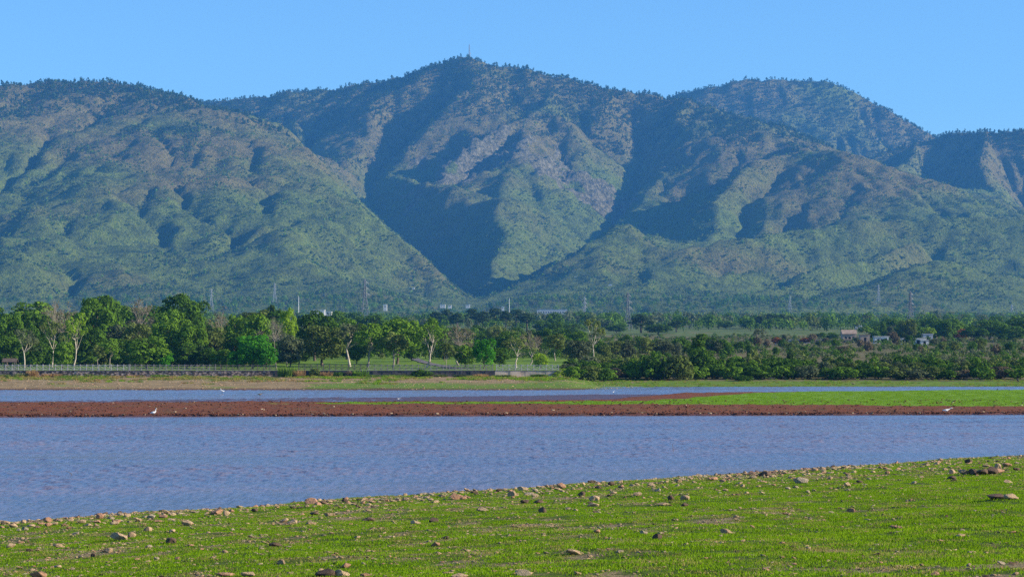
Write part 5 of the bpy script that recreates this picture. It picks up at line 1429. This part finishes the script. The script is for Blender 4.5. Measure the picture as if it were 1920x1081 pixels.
BIG = [
 (222, 1013, 34, .55, 'round', 'buff', 'large cleft buff boulder in the left grass below the waterline', 'boulder'), (246, 1008, 20, .6, 'round', 'buff', 'buff stone leaning against the right side of the large cleft boulder', 'stone'),
 (320, 1019, 20, .62, 'round', 'dark', 'round dark stone right of the large cleft boulder', 'stone'), (71, 1084, 32, .6, 'round', 'reddish', 'reddish boulder cut by the bottom edge at far left', 'boulder'),
 (108, 1066, 18, .6, 'round', 'buff', 'small rounded stone above the reddish bottom-edge boulder', 'stone'), (140, 1002, 18, .4, 'flat', 'grey', 'flat pale grey stone in the grass left of the cleft boulder', 'stone'),
 (108, 1027, 20, .55, 'round', 'buff', 'buff stone in the stony streak at lower left', 'stone'), (18, 1028, 20, .7, 'round', 'buff', 'upright buff stone near the left edge of the grass', 'stone'),
 (54, 1036, 16, .7, 'round', 'dark', 'dark rounded stone near the left edge of the stony streak', 'stone'), (203, 1036, 18, .55, 'round', 'buff', 'buff stone below the cleft boulder', 'stone'),
 (174, 1046, 10, 1.0, 'round', 'dark', 'small upright dark stone below the cleft boulder', 'stone'), (292, 1050, 12, .8, 'round', 'grey', 'small grey round stone alone in the lower left grass', 'stone'),
 (350, 985, 28, .5, 'round', 'buff', 'broad buff stone with split top in the left middle grass', 'stone'), (276, 996, 17, .65, 'round', 'buff', 'pale round stone between waterline rubble and cleft boulder', 'stone'),
 (186, 973, 16, .9, 'round', 'reddish', 'upright pinkish block standing in the left waterline rubble', 'stone'), (213, 985, 20, .6, 'round', 'buff', 'yellowish block just below the left waterline rubble', 'stone'),
 (405, 965, 26, .5, 'round', 'reddish', 'reddish stone of the pair at the waterline left of centre', 'stone'), (424, 966, 18, .5, 'round', 'buff', 'buff stone of the pair at the waterline left of centre', 'stone'),
 (582, 945, 24, .55, 'round', 'reddish', 'left reddish boulder of the conspicuous waterline pair', 'boulder'), (603, 945, 18, .55, 'round', 'dark', 'right dark boulder of the conspicuous waterline pair', 'boulder'),
 (590, 966, 22, .5, 'round', 'dark', 'dark rounded stone in the grass below the waterline pair', 'stone'), (620, 968, 26, .4, 'flat', 'buff', 'broad flat buff stone right of the dark one below the pair', 'stone'),
 (547, 982, 24, .35, 'flat', 'buff', 'flat pale stone in the middle left grass', 'stone'), (582, 984, 22, .4, 'flat', 'buff', 'second flat pale stone in the middle left grass', 'stone'),
 (533, 978, 18, .45, 'flat', 'buff', 'low buff stone left of the two flat pale ones', 'stone'), (515, 1024, 26, .35, 'flat', 'dark', 'flat dark-edged slab in the lower left grass', 'stone'),
 (527, 1059, 16, .7, 'round', 'buff', 'round tan stone above the bottom edge left of centre', 'stone'), (465, 1082, 30, .5, 'round', 'buff', 'mottled buff boulder cut by the bottom edge', 'boulder'),
 (420, 1082, 44, .22, 'slab', 'reddish', 'long flat reddish slab at the bottom edge', 'boulder'), (612, 1083, 44, .45, 'round', 'dark', 'big dark boulder at the bottom edge left of centre', 'boulder'),
 (640, 1082, 34, .45, 'flat', 'buff', 'buff slab behind the big dark bottom-edge boulder', 'boulder'), (648, 1066, 20, .8, 'round', 'reddish', 'rounded reddish stone above the bottom-edge slab', 'stone'),
 (684, 1083, 20, .6, 'round', 'reddish', 'pinkish stone at the bottom edge right of the slab', 'stone'), (862, 1083, 34, .3, 'flat', 'buff', 'pale flat stone at the bottom edge in the centre', 'stone'),
 (980, 1080, 30, .45, 'round', 'grey', 'grey lump of earth and stone at the bottom edge in the centre', 'stone'),
 (817, 1024, 17, .7, 'round', 'reddish', 'small round reddish stone in the central grass', 'stone'), (833, 1011, 18, .45, 'flat', 'dark', 'dark low stone above the small reddish one', 'stone'),
 (813, 979, 20, .55, 'round', 'dark', 'rounded dark stone in the central grass', 'stone'), (778, 983, 24, .35, 'flat', 'buff', 'pale flat stone left of the rounded dark one', 'stone'),
 (690, 977, 26, .35, 'flat', 'dark', 'dark-sided low stone left in the central grass', 'stone'), (855, 936, 28, .5, 'round', 'reddish', 'reddish stone at the central waterline', 'stone'), 
 (903, 959, 26, .42, 'flat', 'buff', 'broad pale stone in the upper central grass', 'stone'), (960, 931, 18, .65, 'round', 'buff', 'pale rounded stone just under the central waterline', 'stone'),
 (983, 944, 18, .65, 'round', 'dark', 'dark rounded stone under the central waterline', 'stone'), (1010, 944, 20, .55, 'round', 'dark', 'dark half of a stone couple under the central waterline', 'stone'),
 (1018, 962, 18, .8, 'round', 'dark', 'upright dark stone in the upper central grass', 'stone'), (980, 920, 24, .42, 'flat', 'buff', 'buff stone on the waterline left of the round boulder', 'stone'),
 (1053, 916, 20, .8, 'round', 'reddish', 'round brown boulder standing out against the water in the centre', 'boulder'), (1046, 919, 18, .35, 'flat', 'buff', 'flat stone at the foot of the round brown boulder', 'stone'),
 (1091, 930, 18, .55, 'round', 'dark', 'dark stone right of the round brown boulder', 'stone'), (1115, 940, 20, .6, 'round', 'buff', 'buff stone among the group right of centre', 'stone'),
 (1146, 910, 14, .8, 'round', 'dark', 'dark stone on the waterline right of the round boulder', 'stone'), (1165, 915, 14, .7, 'round', 'reddish', 'reddish stone on the waterline beside the dark one', 'stone'),
 (1122, 916, 14, .6, 'round', 'dark', 'small dark stone below the waterline right of the round boulder', 'stone'), (1194, 930, 20, .5, 'round', 'buff', 'pale domed stone under the waterline right of centre', 'stone'),
 (1112, 950, 24, .4, 'flat', 'buff', 'flat buff stone in the group right of centre', 'stone'), (1246, 948, 26, .35, 'flat', 'buff', 'long low pale stone right of centre', 'stone'),
 (1258, 938, 14, .8, 'round', 'dark', 'dark upright stone before the pebble field', 'stone'), (1285, 938, 18, .6, 'round', 'buff', 'buff round stone beside the pebble field', 'stone'), (1284, 950, 14, .8, 'round', 'dark', 'dark stone under the buff round one at the pebble field', 'stone'),
 (1120, 999, 15, .75, 'round', 'reddish', 'pointed brown stone alone in the grass right of centre', 'stone'), (1232, 1012, 20, .75, 'round', 'dark', 'blocky dark stone with pale edge in the right-centre grass', 'stone'),
 (1207, 1002, 18, .5, 'flat', 'grey', 'grey broken stone left of the blocky dark one', 'stone'), (1162, 1036, 17, .4, 'flat', 'grey', 'smooth pale stone in the lower centre grass', 'stone'),
 (1080, 1040, 44, .22, 'slab', 'buff', 'long broken slab lying flat in the lower centre grass', 'stone'), (1362, 1001, 28, .38, 'round', 'buff', 'smooth long brown stone alone in the right grass', 'stone'),
 (1596, 961, 16, .6, 'round', 'reddish', 'round reddish stone alone in the wide right grass', 'stone'), (1589, 912, 13, .95, 'round', 'buff', 'upright buff stone at the right edge of the pebble field', 'stone'),
 (1505, 906, 36, .4, 'slab', 'grey', 'grey tilted slab in the pebble field near the water', 'stone'), (1435, 893, 26, .45, 'round', 'dark', 'dark brown stone in the waterline rubble on the right', 'stone'),
 (1338, 900, 22, .4, 'round', 'reddish', 'reddish low stone on the right waterline', 'stone'), (1802, 1006, 22, .3, 'flat', 'buff', 'flat pale stone in the lower right grass', 'stone'),
 (1686, 991, 30, .25, 'slab', 'reddish', 'thin broken reddish slab in the right grass', 'stone'), (1775, 970, 10, .6, 'round', 'dark', 'tiny dark stone in the wide right grass', 'stone'),
 (1870, 936, 48, .25, 'slab', 'dark', 'long dark log-like stone at the right, left half', 'boulder'), (1897, 936, 28, .5, 'round', 'buff', 'buff rounded end of the log-like stone at the right', 'boulder'),
 (1845, 890, 28, .6, 'round', 'dark', 'black-shaded boulder of the right cluster, left one', 'boulder'), (1862, 889, 24, .75, 'round', 'dark', 'tallest pointed boulder of the dark right cluster', 'boulder'), (1828, 889, 24, .5, 'flat', 'dark', 'low boulder at the left end of the dark right cluster', 'boulder'),
 (1873, 888, 24, .55, 'round', 'reddish', 'brown boulder at the right end of the dark right cluster', 'boulder'), (1808, 889, 22, .55, 'round', 'buff', 'buff stone left of the dark right cluster', 'stone'), (1786, 888, 15, .65, 'round', 'buff', 'round buff stone farther left of the dark right cluster', 'stone'),
 (1872, 880, 13, 1.0, 'round', 'buff', 'pale upright stone above the dark right cluster', 'stone'), (1889, 875, 18, .65, 'round', 'reddish', 'tilted reddish stone right above the dark cluster', 'stone'), (1850, 876, 18, .5, 'round', 'buff', 'buff stone above the dark right cluster', 'stone'),
 (1817, 868, 16, .6, 'round', 'dark', 'dark stone near the waterline at far right', 'stone'), (1908, 882, 16, .5, 'round', 'dark', 'dark oval stone at the right edge above the cluster', 'stone'), (1785, 898, 18, .45, 'flat', 'dark', 'flat dark stone below the round buff one at right', 'stone'), (1893, 906, 20, .4, 'flat', 'buff', 'pale stone in the right grass under the dark cluster', 'stone'),
]
for px, row, w, hr, sh_, col, lab, nm in BIG:
    stone(px, row, w * 1.08, hr, sh_, col, lab, name=nm)
# the smaller ones: those that nothing tells apart share their label
rr = random.Random(3)
def water_row(px): return float(np.interp(px, [0, 400, 640, 960, 1050, 1400, 1700, 1920], [983, 957, 941, 919, 914, 891, 874, 857]))
SMALL = [  # px range, rows below the waterline, count, size range, label, group
 (0, 330, 0, 15, 40, (11, 22), '%s stone from the left in the dense waterline rubble at far left', 'waterline rubble at far left'),
 (330, 1050, -1, 11, 46, (8, 17), '%s small stone from the left strung along the middle waterline', 'stones along the middle waterline'),
 (1050, 1330, 0, 60, 24, (8, 16), '%s small stone from the left in the grass right of the round brown boulder', 'stones right of the round boulder'),
 (1330, 1640, -1, 40, 52, (7, 15), '%s stone from the left in the pebble field near the right water', 'stones of the right pebble field'),
 (1640, 1920, 0, 34, 26, (8, 14), '%s small stone from the left near the right end of the waterline', 'stones at the right waterline'),
 (0, 700, 34, 100, 34, (8, 16), '%s small stone from the left scattered in the lower left grass', 'stones in the lower left grass'),
]
for x0, x1, a, b, n, (s0, s1), lab, grp in SMALL:
    for i in range(n):
        px = x0 + (x1 - x0) * (i + rr.random()) / n
        row = water_row(px) + rr.uniform(a, b)
        stone(px, row, rr.uniform(s0, s1), rr.uniform(.32, .62), rr.choice(['round', 'flat', 'flat', 'round', 'slab'] if 'rubble' not in grp else ['round', 'flat', 'flat']), rr.choice(['buff', 'buff', 'reddish', 'grey'] + (['dark'] if 'rubble' not in grp else ['reddish'])), lab % ORD[i], grp)
print('stones', NS[0], round(time.time() - T0, 1))

# ------------------------------------------------------------------ gravel and grass (beyond counting)
g = np.random.default_rng(31)
def in_frame(x, y, m=1.06): return np.abs(x) < (0.2217 * y * m + 0.4)
n = 170000
y = 30 + 136 * g.uniform(0, 1, n) ** 0.75; x = g.uniform(-0.25, 0.25, n) * y
d = bank_d(x, y); bare = bank_bare(x, y)
prob = np.clip(0.22 + 0.16 * smooth(6, -10, x) + 0.65 * smooth(0.25, 0.8, bare) + 0.9 * smooth(2.2, 0.6, d) * smooth(10, -8, x) + .35 * smooth(5, 1, d) + 0.75 * np.exp(-((x / y * FPX + 960 - 1480) / 150) ** 2) * smooth(22, 4, d), 0, 1)
m = (d > -0.25) & (g.uniform(0, 1, n) < prob * 0.75) & in_frame(x, y)
x, y = x[m], y[m]; n = len(x)
gk = []
for i in range(8):
    me = stone_mesh('pebble', 700 + i, 1, 0.35, 6); me.materials[0] = STONE[['buff', 'buff', 'grey', 'reddish', 'buff', 'grey', 'buff', 'dark'][i]]; gk.append(edgy(me) if i % 2 else me)
s = 0.030 + (0.10 + 0.06 * smooth(6, 1, d[m])) * g.uniform(0, 1, n) ** 3
s = s * (0.7 + 0.6 * smooth(60, 140, y))
rot = np.zeros((n, 3)); rot[:, 2] = g.uniform(0, 6.28, n); rot[:, :2] = g.normal(size=(n, 2)) * 0.2
o = scatter('bank_gravel', np.stack([x, y, bank_z(x, y) + s * 0.12], 1), rot, np.stack([s * g.uniform(.8, 1.5, n), s, s * g.uniform(.7, 1.2, n)], 1), g.integers(0, 8, n), gk); kind(o, 'stuff')
print('gravel', n)

# bigger rubble along the waterline, past what is built one by one
n = 60000
y = 92 + 74 * g.uniform(0, 1, n); x = g.uniform(-0.25, 0.25, n) * y; d = bank_d(x, y); ppx = x / y * FPX + 960
pr = smooth(2.6, 0.9, d) * np.interp(ppx, [0, 300, 450, 1000, 1300, 1920], [1, .9, .4, .35, .4, .4]) + 0.5 * np.exp(-((ppx - 1500) / 130) ** 2) * smooth(16, 3, d) + 0.05 * smooth(26, 6, d)
m = (d > -0.3) & in_frame(x, y) & (g.uniform(0, 1, n) < pr * 0.8)
x, y = x[m], y[m]; n = len(x)
rk2 = []
for i in range(8):
    me = edgy(stone_mesh('rubble', 800 + i, 2, 0.5, 10)); me.materials[0] = STONE[['buff', 'buff', 'reddish', 'grey', 'buff', 'buff', 'reddish', 'dark'][i]]; rk2.append(me)
s = 0.08 + 0.15 * g.uniform(0, 1, n) ** 2
rot = np.zeros((n, 3)); rot[:, 2] = g.uniform(0, 6.28, n); rot[:, :2] = g.normal(size=(n, 2)) * 0.25
o = scatter('bank_rubble', np.stack([x, y, bank_z(x, y) + s * 0.18], 1), rot, np.stack([s * g.uniform(.9, 1.5, n), s, s * g.uniform(.8, 1.2, n)], 1), g.integers(0, 8, n), rk2); kind(o, 'stuff')
print('rubble', n)
def grass_patch(name, seed, size, n, h, leaf, wid):
    g = np.random.default_rng(seed)
    v = np.zeros((n, 4, 3)); 
    bx_ = g.uniform(-size / 2, size / 2, (n, 2)) + g.normal(size=(n, 2)) * size * .12
    cl_ = (np.round(bx_ / (size / 5)) * (size / 5)) * .35 + bx_ * .65
    a = g.uniform(0, 2 * np.pi, n); hh = h * g.uniform(.45, 1.25, n); ln = hh * g.uniform(.1, .8, n); la = g.uniform(0, 2 * np.pi, n); w = wid * g.uniform(.6, 1.3, n)
    dx, dy = np.cos(a) * w, np.sin(a) * w; lx_, ly_ = np.cos(la) * ln, np.sin(la) * ln
    v[:, 0] = np.stack([cl_[:, 0] - dx, cl_[:, 1] - dy, -0.01 + 0 * a], 1); v[:, 1] = np.stack([cl_[:, 0] + dx, cl_[:, 1] + dy, -0.01 + 0 * a], 1)
    v[:, 2] = np.stack([cl_[:, 0] + dx * .6 + lx_ * .5, cl_[:, 1] + dy * .6 + ly_ * .5, hh * .65], 1)
    v[:, 3] = np.stack([cl_[:, 0] + lx_, cl_[:, 1] + ly_, hh], 1)
    return mesh_np(name, v.reshape(-1, 3), np.arange(n * 4).reshape(n, 4), (LEAF[leaf],), False, {'tint': np.repeat(g.uniform(0, 1, n), 4)})
LEAF['grass'] = leaf_mat('grass_blade', (0.052, 0.120, 0.004), (0.300, 0.480, 0.016), 0.45)
LEAF['grass_dry'] = leaf_mat('grass_blade_dry', (0.150, 0.130, 0.025), (0.460, 0.400, 0.120), 0.45)
gp = [grass_patch('grass_patch', 900 + i, 0.55, 74, 0.036, lf, 0.0085) for i, lf in enumerate(['grass', 'grass', 'grass_dry', 'grass'])]
n = 52000
y = 30 + 138 * g.uniform(0, 1, n) ** 0.85; x = g.uniform(-0.25, 0.25, n) * y
d = bank_d(x, y); bare = bank_bare(x, y)
m = (d > 0.9) & (g.uniform(0, 1, n) < 1.04 - 0.98 * bare) & in_frame(x, y)
x, y, bare = x[m], y[m], bare[m]; n = len(x)
s = g.uniform(0.75, 1.25, n) * (1 + 0.7 * smooth(60, 150, y))
pick = np.where(g.uniform(0, 1, n) < 0.09 + 0.40 * bare, 2, g.choice([0, 1, 3], n))
o = scatter('bank_grass', np.stack([x, y, bank_z(x, y)], 1), rnd_rot(n), np.stack([s, s, g.uniform(.7, 1.25, n) * (1 - .35 * bare)], 1), pick, gp); kind(o, 'stuff')
print('grass patches', n, round(time.time() - T0, 1))
LEAF['flat_grass'] = leaf_mat('flat_grass_blade', (0.09, 0.19, 0.005), (0.25, 0.42, 0.016), 0.45)
fgp = [grass_patch('flat_grass_patch', 930 + i, 0.55, 60, 0.05, 'flat_grass', 0.011) for i in range(2)]
# short grass and clods on the mud flat
n = 26000
ii = g.uniform(-60, 1980, n); f_, b_ = isl_front(ii), isl_back(ii); y = f_ + g.uniform(0.0, 1.0, n) * (b_ - f_); x = X(ii, y)
from_green = np.zeros(n)
ci_ = np.clip(np.searchsorted(iu, ii), 0, len(iu) - 1); vv = (y - IF[0, ci_]) / (IB[0, ci_] - IF[0, ci_]); ri_ = np.clip(np.searchsorted(iv, vv), 0, len(iv) - 1)
grn = i_green[ri_, ci_]; zz = IZ[ri_, ci_]
m = (grn > 0.45) & (zz > 0.02)
o = scatter('flat_grass', np.stack([x[m], y[m], zz[m]], 1), rnd_rot(m.sum()), np.stack([g.uniform(1.3, 2.2, m.sum())] * 2 + [g.uniform(.6, 1.1, m.sum())], 1), g.choice([0, 1], m.sum()), fgp); kind(o, 'stuff')
n = 5200
ii = g.uniform(-60, 1980, n); y = isl_front(ii) + 0.25 + np.abs(g.normal(size=n)) * 1.4; k_ = g.uniform(0, 1, n) < 0.35; y = np.where(k_, isl_front(ii) + g.uniform(0, 45, n), y); x = X(ii, y)
ci_ = np.clip(np.searchsorted(iu, ii), 0, len(iu) - 1); vv = (y - IF[0, ci_]) / (IB[0, ci_] - IF[0, ci_]); ri_ = np.clip(np.searchsorted(iv, vv), 0, len(iv) - 1); zz = IZ[ri_, ci_]
MAT_CLOD = simple_mat('mud_clod', (0.085, 0.026, 0.010), 0.9, 0.5, 6.0)
ck = []
for i in range(4):
    me = stone_mesh('clod', 760 + i, 1, 0.6, 5); me.materials[0] = MAT_CLOD; ck.append(me)
me = stone_mesh('clod', 770, 1, 0.6, 5); me.materials[0] = STONE['grey']; ck.append(me)
s = g.uniform(.04, .17, n)
m = zz > -0.05
o = scatter('mud_clods', np.stack([x, y, zz + s * .2], 1)[m], rnd_rot(n)[m], np.stack([s * 1.5, s, s], 1)[m], np.where(g.uniform(0, 1, n) < .03, 4, g.integers(0, 4, n))[m], ck); kind(o, 'stuff')
# pebbles, tufts of the far shore
n = 5000
ii = g.uniform(-60, 1200, n); t_ = g.uniform(0.3, 48, n); y = shore_D(ii) + t_; m = y < 431; ii, y = ii[m], y[m]; x = X(ii, y); n = len(x)
s = 0.05 + 0.16 * g.uniform(0, 1, n) ** 4
o = scatter('shore_pebbles', np.stack([x, y, far_z(ii, y) + s * .15], 1), rnd_rot(n), np.stack([s * 1.4, s, s], 1), g.integers(0, 8, n), gk); kind(o, 'stuff')
n = 9000
ii = g.uniform(-60, 1960, n); y = np.where(ii < 1080, g.uniform(398, 431, n), g.uniform(410, 440, n)); x = X(ii, y)
m = fbm(x / 9, y / 9, 3, 51) + np.where(ii < 1080, smooth(400, 428, y) - .4, 0.3) > g.uniform(0, .8, n)
x, y, ii = x[m], y[m], ii[m]; n = len(x)
sp_ = [grass_patch('shore_tuft', 950 + i, 0.8, 60, 0.26, lf, 0.03) for i, lf in enumerate(['grass', 'grass_dry', 'reed', 'straw'])]
o = scatter('shore_grass', np.stack([x, y, far_z(ii, y)], 1), rnd_rot(n), rnd_scl(n, .5, 1.3) * np.where(ii < 1080, 1, .5)[:, None], np.where(ii < 560, g.choice([0, 1, 1, 2, 3], n), g.choice([0, 0, 2, 1], n)), sp_); kind(o, 'stuff')
print('bank', round(time.time() - T0, 1))
# ------------------------------------------------------------------ the air
hz = NT('haze_air')
vp = hz.n('VolumePrincipled', {'Color': HAZE_COLOR, 'Density': HAZE_DENSITY, 'Anisotropy': 0.0})
hz.t.links.new(vp.outputs[0], hz.out.inputs['Volume'])
HB = MB(); HB.box((0, 4200, 478), (9000, 9800, 964))
haze = HB.obj('haze', hz.m)
kind(haze, 'stuff')
print('done', round(time.time() - T0, 1))
